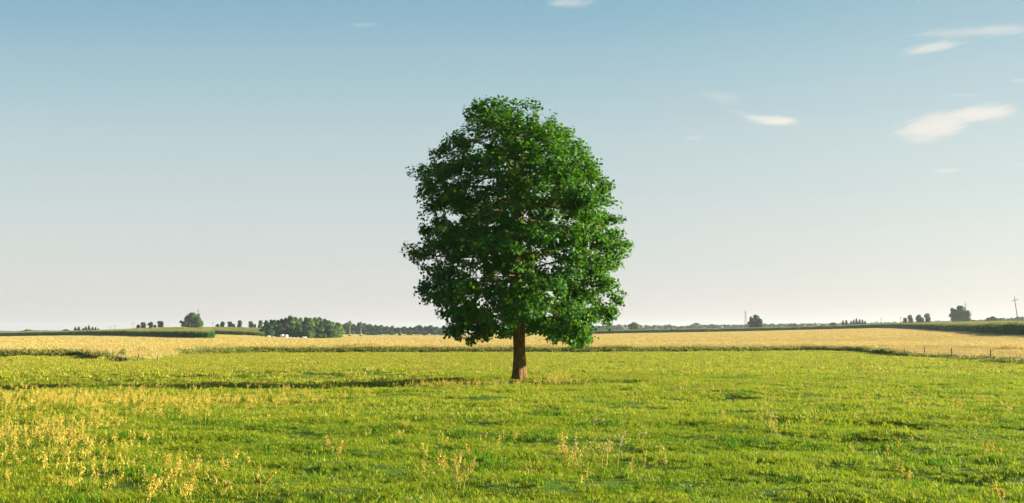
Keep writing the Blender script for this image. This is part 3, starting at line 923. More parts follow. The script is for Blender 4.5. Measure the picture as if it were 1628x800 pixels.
def bg_proto(kind, seed):
    """returns (crown mesh, trunk mesh, width of the 10 m high prototype)"""
    r = np.random.default_rng(seed); cs, rs = [], []; mt = M_BGLEAF; wid = 7; tr_top = 6; trr = .22
    sz_ = .42; nper = 420
    if kind == 'round':
        for _ in range(16):
            a = r.uniform(0, 6.28); q = r.uniform(.2, 1); z = r.uniform(2.2, 8.3); env = 3.4 * math.sin(math.pi * min(1, (z - .2) / 9.8)) ** .6
            s_ = r.uniform(1.1, 1.9); cs.append((math.cos(a) * q * (env - s_ * .6), math.sin(a) * q * (env - s_ * .6), z)); rs.append((s_, s_, s_ * .85))
        cs += [(0, 0, 8.6), (0, 0, 4)]; rs += [(1.5, 1.5, 1.4), (2.6, 2.6, 2.8)]
    elif kind == 'broad':   # several fused crowns reaching the ground, light through the lower half
        wid = 13.0; nper = 300; trr = .35
        for (x_, z_, s_) in ((-3.0, 6.2, 2.1), (-1.2, 4.4, 2.2), (0.6, 7.7, 2.2), (2.6, 6.6, 2.2), (4.6, 5.6, 1.9), (-4.4, 3.6, 1.8), (5.2, 2.6, 1.7), (2.5, 3.0, 2.0), (-2.8, 2.0, 1.8), (.2, 2.0, 1.6), (-6.4, 4.9, .9), (4.6, 4.0, 2.0), (3.8, 1.6, 1.7), (1.6, 5.0, 2.0), (-4.6, 1.6, 1.5), (3.6, 8.2, 1.0), (-.6, 8.6, 1.2), (-3.4, 7.9, 1.0)):
            cs.append((x_, r.uniform(-2, 2), z_)); rs.append((s_, s_, s_ * .95))
    elif kind == 'column':
        wid = 5.6
        for z in np.linspace(1.4, 8.6, 9):
            s_ = r.uniform(1.5, 2.1); cs.append((r.normal(0, .5), r.normal(0, .5), z)); rs.append((s_, s_, 1.5))
        cs += [(1.5, 0, 2.4), (-1.3, 0, 2.2), (.6, .3, 8.9)]; rs += [(1.5, 1.3, 1.8), (1.4, 1.3, 1.7), (1.1, 1.1, 1.1)]
    elif kind == 'spire':
        wid = 4.2; mt = M_BGDARK; sz_ = .38
        for z in np.linspace(.8, 9.4, 15):
            w_ = 1.9 * (1 - z / 10.4) ** .8 + .15; cs.append((r.normal(0, .12), r.normal(0, .12), z)); rs.append((w_, w_, .55)); 
        nper = 1000
    elif kind == 'birch':   # forest edge tree, pointed top, foliage low down
        wid = 5.0; mt = M_BGLIGHT; sz_ = .42
        for z in np.linspace(1.2, 8.4, 10):
            s_ = 1.9 * (1 - (z / 11) ** 2.2) + r.uniform(-.2, .3); cs.append((r.normal(0, .45), r.normal(0, .45), z)); rs.append((s_, s_, 1.15))
        cs += [(0, 0, 9.1)]; rs += [(.7, .7, .95)]
    elif kind == 'fir':
        wid = 5.0; mt = M_BGDARK; sz_ = .42
        for z in np.linspace(1.0, 8.6, 10):
            s_ = 2.0 * (1 - (z / 10.6) ** 1.8) + r.uniform(-.1, .25); cs.append((r.normal(0, .35), r.normal(0, .35), z)); rs.append((s_, s_, 1.0))
        cs += [(0, 0, 9.2)]; rs += [(.55, .55, .85)]
    elif kind == 'bush':
        wid = 16; trr = .3; tr_top = 3; nper = 160; sz_ = .8
        for _ in range(12):
            s_ = r.uniform(2, 3.4); cs.append((r.uniform(-5.6, 5.6), r.uniform(-3, 3), r.uniform(2, 6.6))); rs.append((s_, s_, s_))
        cs.append((0, 0, 6.8)); rs.append((3.4, 3, 3))
    elif kind == 'pine':    # bare trunk, thin tuft on top
        wid = 4.5; tr_top = 9; trr = .34; nper = 90
        for (x_, z_, s_) in ((0, 9.0, 1.0), (.9, 8.0, 1.0), (-1.0, 7.6, 1.0), (.2, 7.0, 1.2), (-.5, 8.6, .9)):
            cs.append((x_, r.normal(0, .4), z_)); rs.append((s_, s_, s_ * .7))
        cs.append((0, 0, .5)); rs.append((1.5, 1.5, .6))
    V_, F_ = leaf_cloud(cs, rs, nper, sz_, seed)
    V_[:, 2] *= 10.0 / V_[:, 2].max(); V_[:, 2] = np.maximum(V_[:, 2], .03)
    crown = mesh(kind + '_crown', V_, F_, mt)
    ch = [(np.array([(0, 0, -.6), (.05, 0, 2), (-.05, .05, 4.5), (.05, 0, tr_top)]), np.array([trr * 1.4, trr, trr * .75, trr * .35]))]
    for _ in range(0 if kind in ('spire', 'fir') else 6):
        a = r.uniform(0, 6.28); z = r.uniform(1.5, tr_top * .9) if kind != 'pine' else r.uniform(6, 8.5); L_ = wid * .28
        ch.append((np.array([(0, 0, z), (math.cos(a) * L_ * .5, math.sin(a) * L_ * .5, z + .8), (math.cos(a) * L_, math.sin(a) * L_, z + 1.8)]), np.array([trr * .45, trr * .3, trr * .12])))
    if kind == 'broad':
        for x_ in (-3.2, 3.0): ch.append((np.array([(x_ * .4, 0, -.4), (x_ * .7, 0, 3), (x_, 0, 6.5)]), np.array([.3, .22, .1])))
    trunk = tube_mesh(ch, kind + '_trunk', M_BGBARK, 6)
    ext = V_[:, 0].max() - V_[:, 0].min()
    return crown, trunk, ext


PROTO = {k_: [bg_proto(k_, 500 + 10 * i + j) for j in range(nv)] for i, (k_, nv) in enumerate((('round', 3), ('broad', 1), ('column', 3), ('spire', 3), ('birch', 4), ('fir', 3), ('bush', 3), ('pine', 2)))}
TNAME = {'round': 'broadleaf_tree', 'broad': 'broadleaf_tree', 'column': 'oval_tree', 'spire': 'conifer_tree', 'birch': 'birch_tree', 'fir': 'fir_tree', 'bush': 'bush', 'pine': 'pine_tree'}
_made = {}


def tree(kind, px, ytop, wpx, Y, label, group=None, v=None, cat=None, light=None):
    pt = at_dist(px, ytop, Y); zb = tz(pt[0], pt[1])
    H = max(pt[2] - zb, 1.5); Wd = wpx * Y / F
    j = v if v is not None else _made.get(kind, 0) % len(PROTO[kind]); _made[kind] = _made.get(kind, 0) + 1
    cr, trk, ext = PROTO[kind][j]
    o = empty(TNAME[kind], (pt[0], pt[1], zb))
    o.rotation_euler = (0, 0, 0 if kind == 'broad' else random.uniform(-.5, .5))
    s_ = Wd / ext
    o.scale = (s_, s_, H / 10.0)
    tag(o, label, cat or ('bush' if kind == 'bush' else 'tree'), group)
    c_ = link('crown', cr, o)
    if light is not None and not cr.name.endswith('_alt'):
        c_.material_slots[0].link = 'OBJECT'; c_.material_slots[0].material = light
    link('trunk', trk, o)
    return o


ORD = 'first second third fourth fifth sixth seventh eighth ninth tenth eleventh twelfth thirteenth fourteenth fifteenth sixteenth seventeenth eighteenth nineteenth twentieth twenty-first twenty-second twenty-third twenty-fourth'.split()
GF = 'distant trees along the horizon'
# far left
tree('bush', 10, 526.5, 20, 640, 'low grey green bush at the left end of the horizon', 'low bushes on the horizon')
tree('bush', 44, 523.5, 30, 640, 'wide pale green bush near the left end of the horizon', 'low bushes on the horizon', light=M_BGLIGHT)  # sunlight on this bush painted as a paler leaf colour
tree('bush', 90, 526, 12, 640, 'small round bush left of the dome shaped tree on the horizon', 'low bushes on the horizon')
tree('round', 105.5, 523.5, 13, 660, 'small dome shaped tree left of the two dark conifers', 'low bushes on the horizon')
for i, (px, yt) in enumerate(((120, 520), (125.5, 519))):
    tree('spire', px, yt, 9, 700, ORD[i] + ' of the pair of dark pointed conifers at the left', 'left conifers')
for i, (px, yt) in enumerate(((132, 521.5), (136.5, 519), (141.5, 517), (147, 519.5), (152, 520), (156.5, 522))):
    tree('spire', px, yt, 8, 700, ORD[i] + ' conifer from the left in the row of six dark spires at left', 'left conifers')
LL = ['short oval tree starting the left row of windbreak trees', 'taller oval tree beside the short one in the left windbreak', 'oval tree at the middle of the left windbreak', 'short sloping oval tree right of the middle one in the left windbreak', 'tallest oval tree standing alone at the right of the left windbreak']
for i, (px, yt, w) in enumerate(((219.5, 516, 9), (228, 512, 11), (240, 511.5, 11), (246, 516, 7), (255.5, 510, 13))):
    tree('column', px, yt, w, 600, LL[i], 'left windbreak trees')
tree('broad', 306, 496.5, 36, 600, 'large spreading dark tree with a pole behind it, left of the dark wood', GF)
L2 = ['short oval tree first after the large spreading tree', 'tall oval tree second after the large spreading tree', 'oval tree third after the large spreading tree', 'short oval tree leaning onto the third oval tree, ahead of the dark wood', 'round topped oval tree fifth after the large spreading tree', 'oval tree second from the left edge of the dark wood', 'short oval tree just ahead of the dark wood edge', 'tall oval tree touching the left edge of the dark wood']
for i, (px, yt, w) in enumerate(((346.5, 515, 8), (353.5, 511, 11), (366, 511, 11), (372, 515, 7), (381, 509, 11), (399, 510.5, 10), (405, 515, 7), (414, 509, 11))):
    tree('column', px, yt, w, 600, L2[i], 'oval trees between the large tree and the dark wood')
# the dark wood
W1 = [(423, 509), (431, 508), (436.5, 508), (442, 508.5), (448, 506.5), (454.5, 505), (461, 501.5), (470, 503.5), (478, 504.5), (486, 504), (493.5, 505), (501, 504.5), (508, 504), (516, 506.5), (523, 509), (530, 511.5), (537, 512.5)]
for i, (px, yt) in enumerate(W1):
    tree('birch' if i in (6, 7, 8, 10, 11, 14, 15, 16) else 'fir', px, yt, random.uniform(19, 27), 482 + random.uniform(-8, 8), ORD[i] + ' treetop from the left along the back row of the dark wood', 'back row of the dark wood')  # sunlit right part put into the colour through the paler birch leaves
W2 = [(419, 519), (428, 516), (437, 515), (446, 516), (455, 514), (464, 513), (474, 514), (484, 516), (493, 519), (502, 518), (510, 517), (518, 516), (526, 517), (534, 518)]
for i, (px, yt) in enumerate(W2):
    tree('fir' if i < 7 else 'birch', px, yt, random.uniform(20, 28), 460 + random.uniform(-8, 8), ORD[i] + ' tree from the left in the lower front row of the dark wood', 'front row of the dark wood', light=M_BGDARK if i < 7 else M_BGLEAF)
tree('round', 492, 527.5, 10, 446, 'small sunlit round bush in front of the dark wood, right of the bales', 'shrubs before the dark wood', light=M_BGLIGHT)  # sunlit look comes from the brighter leaf colour
tree('round', 516, 530.5, 8, 446, 'smaller sunlit bush in front of the right part of the dark wood', 'shrubs before the dark wood', light=M_BGLIGHT)  # sunlight put into the leaf colour here too
# the farther, hazier wood
W3 = [(545, 515.5, 12), (553, 512.5, 13), (562, 515, 12), (570, 512.5, 13), (579, 513.5, 13), (588, 515, 13), (597, 516, 13), (606, 516.5, 12), (615, 518.5, 13), (624, 517.5, 13), (633, 520.5, 12), (643, 519, 13), (652, 519.5, 12), (661, 519, 12), (667, 516.5, 11), (676, 518.5, 13), (685, 517, 13), (694, 519, 13), (703, 520, 13), (713, 520, 13), (723, 519, 13), (733, 521, 13)]
for i, (px, yt, w) in enumerate(W3):
    tree('round' if i % 3 else 'birch', px, yt, w + 2, 820, ORD[i] + ' tree from the left in the hazy wood right of the dark wood', 'hazy wood', light=M_BGLEAF if i % 2 else M_BGDARK)
for i, (px, w) in enumerate(((551, 9), (560, 8), (581, 9), (604, 9), (612, 9), (622, 8), (651, 10), (663, 9), (674, 9), (690, 9), (702, 9), (715, 9))):
    tree('round', px, 524.5 + (i % 3), w + 4, 790, ORD[i] + ' low tree from the left along the foot of the hazy wood', 'foot of the hazy wood', light=M_BGLEAF)
tree('bush', 592, 527.5, 20, 760, 'dark rounded thicket in front of the hazy wood', 'hazy wood thickets', light=M_BGDARK)
tree('fir', 636, 524, 7, 760, 'small pointed tree before the dip in the hazy wood', 'hazy wood thickets', light=M_BGLIGHT)
tree('pine', 556.5, 509.5, 9, 640, 'tall pine with a bare pale trunk and wispy top, left of two', 'bare trunked pines')
tree('pine', 574, 511.5, 8, 650, 'slightly shorter pine with a bare pale trunk, right of two', 'bare trunked pines')
# right of the lone tree
tree('round', 1008, 512, 19, 700, 'pale green tree with sloping shoulder, first right of the lone maple', GF, light=M_BGLIGHT)
tree('bush', 1064, 515.5, 17, 1200, 'small rounded grey tree clump on the horizon, second right of the maple', GF)
tree('bush', 1107, 513, 28, 1300, 'wide hazy tree clump on the horizon left of the leaning pole', GF)
tree('bush', 1139, 516, 14, 1300, 'small hazy clump just right of the wide hazy clump', GF)
tree('broad', 1200, 500, 25, 600, 'rounded forked tree beside the leaning pole on the horizon', GF)
tree('bush', 1263, 514.8, 24, 800, 'low pale green bush on the horizon right of the forked tree', GF, light=M_BGLIGHT)
tree('bush', 1309, 515, 12, 750, 'small round bush left of the dome shaped tree, right horizon', GF)
tree('round', 1325, 512.5, 14, 750, 'small dome shaped tree left of the right conifers', GF)
for i, (px, yt) in enumerate(((1340, 509.5), (1345.5, 508.5))):
    tree('spire', px, yt, 9, 800, ORD[i] + ' of the pair of dark pointed conifers at the right', 'right conifers')
for i, (px, yt) in enumerate(((1353, 510), (1357, 508), (1361.5, 506), (1366.5, 507.5), (1371, 508), (1375.5, 510))):
    tree('spire', px, yt, 8, 800, ORD[i] + ' conifer from the left in the row of six dark spires at right', 'right conifers')
LR = ['short oval tree starting the right row of windbreak trees', 'taller oval tree beside the short one in the right windbreak', 'oval tree at the middle of the right windbreak', 'short sloping oval tree right of the middle one in the right windbreak', 'tallest oval tree standing alone at the end of the right windbreak']
for i, (px, yt, w) in enumerate(((1439, 505, 9), (1447.5, 500.5, 11), (1460, 500, 11), (1466, 504.5, 8), (1475, 498, 13))):
    tree('column', px, yt, w, 700, LR[i], 'right windbreak trees')
tree('broad', 1524, 485.5, 36, 650, 'large spreading dark tree with a pole behind it, right horizon', GF)
tree('bush', 1548, 508.5, 24, 650, 'flat low bushes just right of the right spreading tree', GF)
tree('bush', 1578, 502.5, 22, 650, 'low dome shaped tree between the spreading tree and the tall pole', GF)
tree('round', 1590.5, 505.5, 9, 650, 'small tree touching the low dome shaped tree, left of the tall pole', GF)


# far-off woodland that reads as one mass
def woodland(name, pts, Y, label, seed, m, size=4.0, dens=1.0, thick=30):
    r = np.random.default_rng(seed); pts = np.array(pts, float); Vs, Fs = [], []; b = 0
    px = pts[0, 0]
    cs, rs = [], []
    while px < pts[-1, 0]:
        yt = np.interp(px, pts[:, 0], pts[:, 1]) + r.uniform(-.4, 1.2)
        p_ = at_dist(px, yt, Y + r.uniform(0, thick)); zb = tz(p_[0], p_[1]) - 1
        H = max(p_[2] - zb, 3); w_ = H * r.uniform(.35, .6)
        cs.append((p_[0], p_[1], zb + H * .62)); rs.append((w_, w_, H * .42))
        cs.append((p_[0] + r.uniform(-w_, w_), p_[1] - 3, zb + H * .3)); rs.append((w_ * 1.1, w_, H * .34))
        px += w_ * 1.1 * F / Y
    V_, F_ = leaf_cloud(cs, rs, 2.6 * dens, size, seed)
    o = link(name, mesh(name, V_, F_, m)); tag(o, label, 'woodland', kind='stuff')


woodland('distant_woodland', [(-300, 525), (0, 527), (30, 528), (60, 526), (75, 526.5), (130, 527), (170, 526), (260, 523.5), (345, 522), (420, 522)], 1900, 'thin blue strip of far-off woodland at left', 700, M_BGLEAF, 5)
woodland('distant_woodland', [(930, 519), (965, 519), (990, 517), (1030, 518.5), (1060, 518.5), (1085, 520), (1110, 517), (1140, 517), (1180, 516.5), (1215, 516), (1250, 516), (1300, 515)], 1300, 'hazy far-off woodland right of the lone maple', 701, M_BGLEAF, 4)
woodland('distant_woodland', [(1240, 516), (1300, 515.5), (1400, 513.5), (1500, 511), (1628, 508), (1900, 506)], 2100, 'thin blue strip of far-off woodland at right', 702, M_BGLEAF, 6)
woodland('distant_woodland', [(1536, 509), (1560, 509.5), (1595, 507), (1610, 506), (1628, 504), (1900, 500)], 900, 'green woodland strip behind the tall pole', 703, M_BGLEAF, 3)


# ------------------------------------------------------------------ poles
def box(P, lo, hi):
    b = len(P.v); x0, y0, z0 = lo; x1, y1, z1 = hi
    P.v += [(x0, y0, z0), (x1, y0, z0), (x1, y1, z0), (x0, y1, z0), (x0, y0, z1), (x1, y0, z1), (x1, y1, z1), (x0, y1, z1)]
    for f in ((3, 2, 1, 0), (4, 5, 6, 7), (0, 1, 5, 4), (1, 2, 6, 5), (2, 3, 7, 6), (3, 0, 4, 7)): P.f.append(tuple(b + i for i in f)); P.m.append(0)


def pole(px, ytop, Y, label, arms=1, wid=.3, lean=0.0, arm=2.6, strut=0.0, group='power poles along the horizon', yaw=.2):
    p_ = at_dist(px, ytop, Y); zb = tz(p_[0], p_[1]); H = p_[2] - zb
    o = empty('power_pole', (p_[0], p_[1], zb)); o.rotation_euler = (0, lean, yaw); tag(o, label, 'pole', group)
    ch = [(np.array([(0, 0, -.8), (0, 0, H * .5), (0, 0, H)]), np.array([wid * .62, wid * .5, wid * .36]))]
    link('post', tube_mesh(ch, 'post', M_WOODPOLE, 8), o)
    if strut:
        link('strut', tube_mesh([(np.array([(strut, 0, -.4), (strut * .1, 0, H * .86)]), np.array([wid * .5, wid * .4]))], 'strut', M_WOODPOLE, 8), o)
    for k_ in range(arms):
        z = H * (.88 - .09 * k_); P = PB(); a_ = arm * (1 - .25 * k_)
        box(P, (-a_ / 2, -.14 - wid * .2, z), (a_ / 2, .0 - wid * .2, z + .16))
        c_ = link('crossarm', P.mesh('crossarm', [M_WOODPOLE]), o)
        for s_ in (-.45, 0, .45):
            if s_ == 0: continue
            link('insulator', tube_mesh([(np.array([(a_ * s_, -.1, z + .16), (a_ * s_, -.1, z + .3), (a_ * s_, -.1, z + .48)]), np.array([.07, .13, .05]))], 'insulator', M_INSUL, 8), c_)
    return o


pole(175.5, 520, 800, 'shorter of two faint far poles right of the left conifers', 1, .4)
pole(182, 517, 760, 'taller of two faint far poles right of the left conifers', 1, .4)
pole(211.5, 512, 640, 'thin pole just left of the left windbreak trees', 1, .3)
pole(315.5, 490.5, 620, 'tall pole rising behind the left spreading tree', 2, .4, arm=3.2)
pole(338, 512, 640, 'thin pole between the left spreading tree and the oval trees', 1, .3)
pole(1183, 493, 560, 'leaning pole with a strut beside the forked tree', 1, .34, .06, arm=1.8, strut=2.6)
pole(1394.5, 509.5, 800, 'shorter of two faint far poles right of the right conifers', 1, .4)
pole(1401, 505.5, 760, 'taller of two faint far poles right of the right conifers', 1, .4)
pole(1431.5, 503, 720, 'thin pole just left of the right windbreak trees', 1, .3)
pole(1534.5, 480.5, 670, 'tall pole rising behind the right spreading tree', 2, .4, arm=3.2)
pole(1617.5, 471, 330, 'tallest nearest pole with one crossarm at the right edge', 1, .30, -.11, arm=2.5)


# ------------------------------------------------------------------ fences
def fence(posts, label, Hs, dead=()):
    pts = [np.append(on_ground(px, py), 0) for px, py in posts]
    for p_ in pts: p_[2] = tz(p_[0], p_[1])
    o = empty('wire_fence', tuple(pts[0])); tag(o, label, 'fence')
    org = pts[0]
    for i, p_ in enumerate(pts):
        d = p_ - org; H = Hs[i]; lx, ly = random.uniform(-.06, .06), random.uniform(-.05, .05)
        r0 = .055 if H > .8 else .045
        me_ = tube_mesh([(np.array([d + (0, 0, -.3), d + (lx * .5, ly * .5, H * .5), d + (lx, ly, H)]), np.array([r0 * 1.15, r0, r0 * .95])), (np.array([d + (lx, ly, H), d + (lx, ly, H + .02)]), np.array([r0 * .95, .005]))], 'post', M_POST, 8)
        link('post', me_, o)
    for f_ in (.86, .5):
        ch = []
        for a, b_, ha, hb in zip(pts[:-1], pts[1:], Hs[:-1], Hs[1:]):
            t = np.linspace(0, 1, 9)[:, None]
            q = (a + (0, 0, ha * f_) - org) * (1 - t) + (b_ + (0, 0, hb * f_) - org) * t; q[:, 2] -= .05 * np.sin(np.pi * t[:, 0])
            ch.append((q, np.full(9, .006)))
        link('wire', tube_mesh(ch, 'wire', M_METAL, 4), o)
    return o


fence([(1396, 562.5), (1414, 564), (1438.5, 566), (1470, 568), (1513.5, 569), (1576, 575), (1668, 584)], 'low post and wire fence across the golden grass at right', [.55, .62, .65, .7, .65, .8, .8])
fence([(219, 576), (251, 576)], 'two short posts with wire in the tan grass at left', [.5, .5])

# young tree beside the left fence
p_ = on_ground(194, 577); o = empty('young_tree', (p_[0], p_[1], tz(*p_))); o.scale = (.62, .62, .58); tag(o, 'small young tree with a thin stem in the tan grass at left', 'tree')
V_, F_ = leaf_cloud([(0, 0, 1.25), (.2, 0, 1.0), (-.25, .1, 1.05), (.05, .1, 1.5)], [(.42, .4, .3), (.3, .3, .25), (.3, .3, .25), (.25, .25, .22)], 1300, .075, 5)
link('crown', mesh('crown', V_, F_, M_BGLIGHT), o)
link('trunk', tube_mesh([(np.array([(0, 0, -.1), (.03, 0, .5), (-.02, 0, 1.1), (0, 0, 1.5)]), np.array([.03, .025, .018, .006]))], 'trunk', M_BGBARK, 6), o)


# ------------------------------------------------------------------ wrapped bales
def bale(px, py, Y, r0, L, yaw, label, z=0.0, open_end=False, upright=False):
    p_ = at_dist(px, py, Y); zb = tz(p_[0], p_[1])
    o = empty('wrapped_bale', (p_[0], p_[1], zb + z)); o.rotation_euler = (0, 0, yaw); tag(o, label, 'bale', 'white wrapped bales before the dark wood')
    SDn = 22; prof_ = [(-.5, .0), (-.5, .72), (-.47, .9), (-.42, .985), (-.2, 1.0), (0, 1.02), (.2, 1.0), (.42, .985), (.47, .9), (.5, .72), (.5, 0)]
    V_ = []; rj = np.random.default_rng(int(px))
    for t, q in prof_:
        for k_ in range(SDn):
            a = 2 * math.pi * k_ / SDn; rr_ = r0 * q * (1 + rj.normal(0, .012)); cz_ = math.sin(a) * rr_
            cz_ = max(cz_, -r0 * .93)
            v_ = (t * L, math.cos(a) * rr_, cz_ + r0 * .93) if not upright else (math.cos(a) * rr_, math.sin(a) * rr_, (t + .5) * L)
            V_.append(v_)
    n_ = len(prof_); ii = np.arange(n_ * SDn).reshape(n_, SDn); jj = np.roll(ii, -1, 1)
    F_ = np.stack([ii[:-1], jj[:-1], jj[1:], ii[1:]], -1).reshape(-1, 4)
    if open_end:
        link('wrap', mesh('wrap', np.array(V_), F_[SDn:], M_WRAP, smooth=True), o)
        hv = [(-.5 * L + .03, math.cos(2 * math.pi * k_ / SDn) * r0 * .75, math.sin(2 * math.pi * k_ / SDn) * r0 * .75 + r0 * .93) for k_ in range(SDn)]
        hv += [(-.5 * L + .3, v_[1], v_[2]) for v_ in hv]
        hf = [tuple(range(SDn))[::-1]] + [(k_, (k_ + 1) % SDn, (k_ + 1) % SDn + SDn, k_ + SDn) for k_ in range(SDn)]
        link('hay_end', mesh('hay_end', hv, hf, M_WRAPEND), o)
    else:
        link('wrap', mesh('wrap', np.array(V_), F_, M_WRAP, smooth=True), o)
    return o


YB = 436
bale(427, 538, YB, .72, 1.9, .1, 'white wrapped bale lying alone at the left end of the row')
bale(436, 538, YB, .72, 1.7, .5, 'white wrapped bale with a tan open end, second from the left', open_end=True)
bale(443.5, 538, YB, .68, 1.3, 1.3, 'low white bale just left of the two tall upright ones')
bale(448.5, 538, YB, .95, 2.6, .1, 'left one of the two tall upright white bales', upright=True)
bale(454.8, 538, YB, .95, 2.55, .1, 'right one of the two tall upright white bales', upright=True)
bale(461, 538, YB, .74, 1.6, .2, 'white wrapped bale lying directly right of the tall bales')
bale(467, 538, YB, .72, 1.6, .0, 'white wrapped bale between two others right of the tall bales')
bale(473, 538, YB, .74, 1.7, -.1, 'white wrapped bale ending the joined row right of the tall bales')
bale(483.5, 538, YB, .85, 2.4, .1, 'white wrapped bale lying apart at the right end of the row')


# ------------------------------------------------------------------ single stalks that stand out in the foreground
def stalk(name, px, py, hpx, label, kind, lean=(0, 0), n=1, seedm=None, cat='plant', group='tall dry stalks in the near pasture', seed=0):
    x_, y_ = ground_many(np.array([float(px)]), np.array([float(py)])); x_, y_ = float(x_[0]), float(y_[0])
    h_ = hpx * y_ / F; r = np.random.default_rng(900 + seed)
    o = empty(name, (x_, y_, tz(x_, y_))); tag(o, label, cat, group)
    st, sd_ = [], PB(); heads = []
    for i in range(n):
        bx, by = r.normal(0, .03 * (n > 1)), r.normal(0, .03 * (n > 1)); hh_ = h_ * (1 if i == 0 else r.uniform(.6, .95))
        lx = lean[0] + (r.normal(0, .25) if n > 1 else 0); ly = lean[1] + (r.normal(0, .2) if n > 1 else 0)
        t = np.linspace(0, 1, 8)
        pts = np.stack([bx + lx * hh_ * t ** 1.4 + .012 * np.sin(t * 7 + i), by + ly * hh_ * t ** 1.4, hh_ * t * (1 - .12 * abs(lx) * t)], 1)
        st.append((pts, np.interp(t, [0, 1], [.0055, .003])))
        if kind != 'thistle': sd_ = PB(); heads.append(sd_)
        if kind == 'dock':
            for tt_ in np.linspace(.48, 1, 26):
                c_ = np.array([np.interp(tt_, t, pts[:, k_]) for k_ in range(3)]); sp = .016 * (1.25 - tt_) * 2 + .004
                for _ in range(6): sd_.grain(c_ + r.normal(0, sp, 3), r.uniform(.010, .018), 0, 1.2)
        elif kind == 'thistle':
            for b in range(4):
                tt_ = r.uniform(.55, 1) if b else 1; c_ = np.array([np.interp(tt_, t, pts[:, k_]) for k_ in range(3)])
                e_ = c_ + np.array([r.normal(0, .045), r.normal(0, .045), r.uniform(.02, .07)]) * (b > 0)
                if b: st.append((np.array([c_, (c_ + e_) / 2, e_]), np.array([.003, .003, .002])))
                sd_ = PB(); heads.append(sd_)
                for _ in range(16): sd_.grain(e_ + r.normal(0, .008, 3) + (0, 0, .01), r.uniform(.010, .015), 0, 1.5)
        elif kind == 'panicle':
            for tt_ in np.linspace(.66, 1, 34):
                c_ = np.array([np.interp(tt_, t, pts[:, k_]) for k_ in range(3)])
                for _ in range(4): sd_.grain(c_ + r.normal(0, .010, 3), r.uniform(.008, .014), 0, 2.0)
    link('stem', tube_mesh(st, 'stem', M_STRAW, 5), o)
    for sd_ in heads:
        if sd_.v: link('seed_head', sd_.mesh('seed_head', [seedm or M_SEED]), o)
    return o


stalk('dock_stalk', 903, 742, 55, 'orange branching dock stalk, left of the pale thistle clump', 'dock', n=4, seed=1)
stalk('thistle_stalk', 962, 745, 62, 'tallest pale thistle clump with cream heads, right of the orange dock', 'thistle', n=4, seedm=M_PALE, seed=2)
stalk('thistle_stalk', 925, 745, 45, 'shorter cream headed thistle between the orange dock and the tallest clump', 'thistle', n=3, seedm=M_PALE, seed=3)
stalk('thistle_stalk', 980, 752, 66, 'slender straight pale stalk beside the tallest thistle clump', 'panicle', lean=(.2, 0), seedm=M_PALE, seed=4)
stalk('dry_stalk', 920, 690, 44, 'curved pale dry stalk bending right in front of the maple', 'panicle', lean=(1.1, .2), n=2, seedm=M_PALE, seed=5)
stalk('dry_stalk', 946, 672, 30, 'thin upright yellow stalk behind the bending pale stalk', 'panicle', seed=6)
stalk('dock_stalk', 730, 780, 58, 'yellow dock clump with several stems in the central foreground', 'dock', n=5, seedm=M_STRAW, seed=7)
stalk('dock_stalk', 705, 752, 30, 'single short tan stalk left of the yellow dock clump', 'dock', seed=8)
stalk('dock_stalk', 537, 740, 42, 'lone orange stalk leaning left, in the grass between foreground clumps', 'dock', lean=(-.25, 0), n=2, seed=9)
stalk('dock_stalk', 316, 764, 34, 'thick tan seed head nodding above the grass, left foreground', 'dock', seed=10)
stalk('dock_stalk', 300, 800, 38, 'tan dock stalk at the picture bottom below the nodding seed head', 'dock', n=2, seed=11)
stalk('dry_stalk', 225, 812, 52, 'orange brown seeding stalk at the very bottom, left foreground', 'dock', n=2, seed=12)
stalk('dry_stalk', 360, 790, 36, 'pale forked stalk right of the tan dock stalks', 'panicle', n=3, seedm=M_STRAW, seed=13)
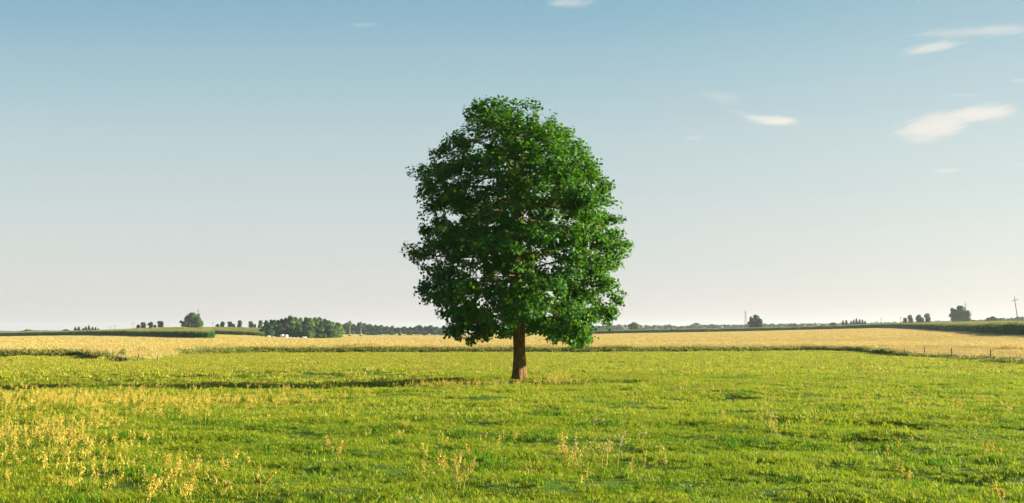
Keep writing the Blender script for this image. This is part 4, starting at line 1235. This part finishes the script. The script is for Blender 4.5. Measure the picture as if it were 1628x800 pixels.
stalk('dry_stalk', 415, 790, 38, 'pair of thin yellow stems between the forked stalk and the lone orange one', 'panicle', n=3, seedm=M_STRAW, seed=14)
stalk('dry_stalk', 143, 700, 42, 'slim tall stalk rising above the left weed patch', 'dock', n=1, seed=15)
stalk('dry_stalk', 12, 700, 40, 'reddish stalk at the left edge of the weed patch', 'dock', n=2, seed=16)
stalk('thistle_stalk', 1225, 685, 22, 'small cream headed thistle pair in the open grass right of the maple', 'thistle', n=2, seedm=M_PALE, seed=17)
stalk('thistle_stalk', 1020, 712, 22, 'tiny white headed thistle right of the tallest thistle clump', 'thistle', n=2, seedm=M_PALE, seed=18)
stalk('dock_stalk', 1446, 752, 20, 'short orange seed head alone in the right foreground', 'dock', seed=19)
stalk('dock_stalk', 1568, 722, 18, 'small tan seed head by the dark hollow in the right foreground', 'dock', seed=20)
stalk('dry_stalk', 1530, 655, 22, 'yellow stalk leaning left, near the right edge of the pasture', 'panicle', lean=(-.3, 0), n=2, seed=21)
stalk('dry_stalk', 1600, 812, 45, 'thin yellow stem at the bottom right corner', 'panicle', lean=(-.5, 0), n=2, seed=22)
stalk('dry_stalk', 680, 668, 26, 'round topped pale stalk left of centre, nearer than the maple', 'thistle', seedm=M_PALE, seed=23)
stalk('dry_stalk', 1217, 655, 22, 'upright orange stalk in the pasture right of the maple', 'dock', seed=24)

# ------------------------------------------------------------------ haze
hz = bpy.data.materials.new('haze_air'); hz.use_nodes = True
N = NT(hz.node_tree); hz.node_tree.nodes.clear()
out = N.n('ShaderNodeOutputMaterial'); pv = N.n('ShaderNodeVolumePrincipled')
pv.inputs['Color'].default_value = (0.80, 0.88, 0.95, 1); pv.inputs['Density'].default_value = 0.00012; pv.inputs['Anisotropy'].default_value = 0.2
N.put(out.inputs['Volume'], pv.outputs[0])
zmax = 62.0; zmin = float(gz.min()) - 1.0
P = PB(); box(P, (-5200, -5200, zmin), (5200, 5200, zmax))
ho = link('haze', mesh('haze', P.v, P.f, [hz])); tag(ho, kind='stuff')
HAZE = ho
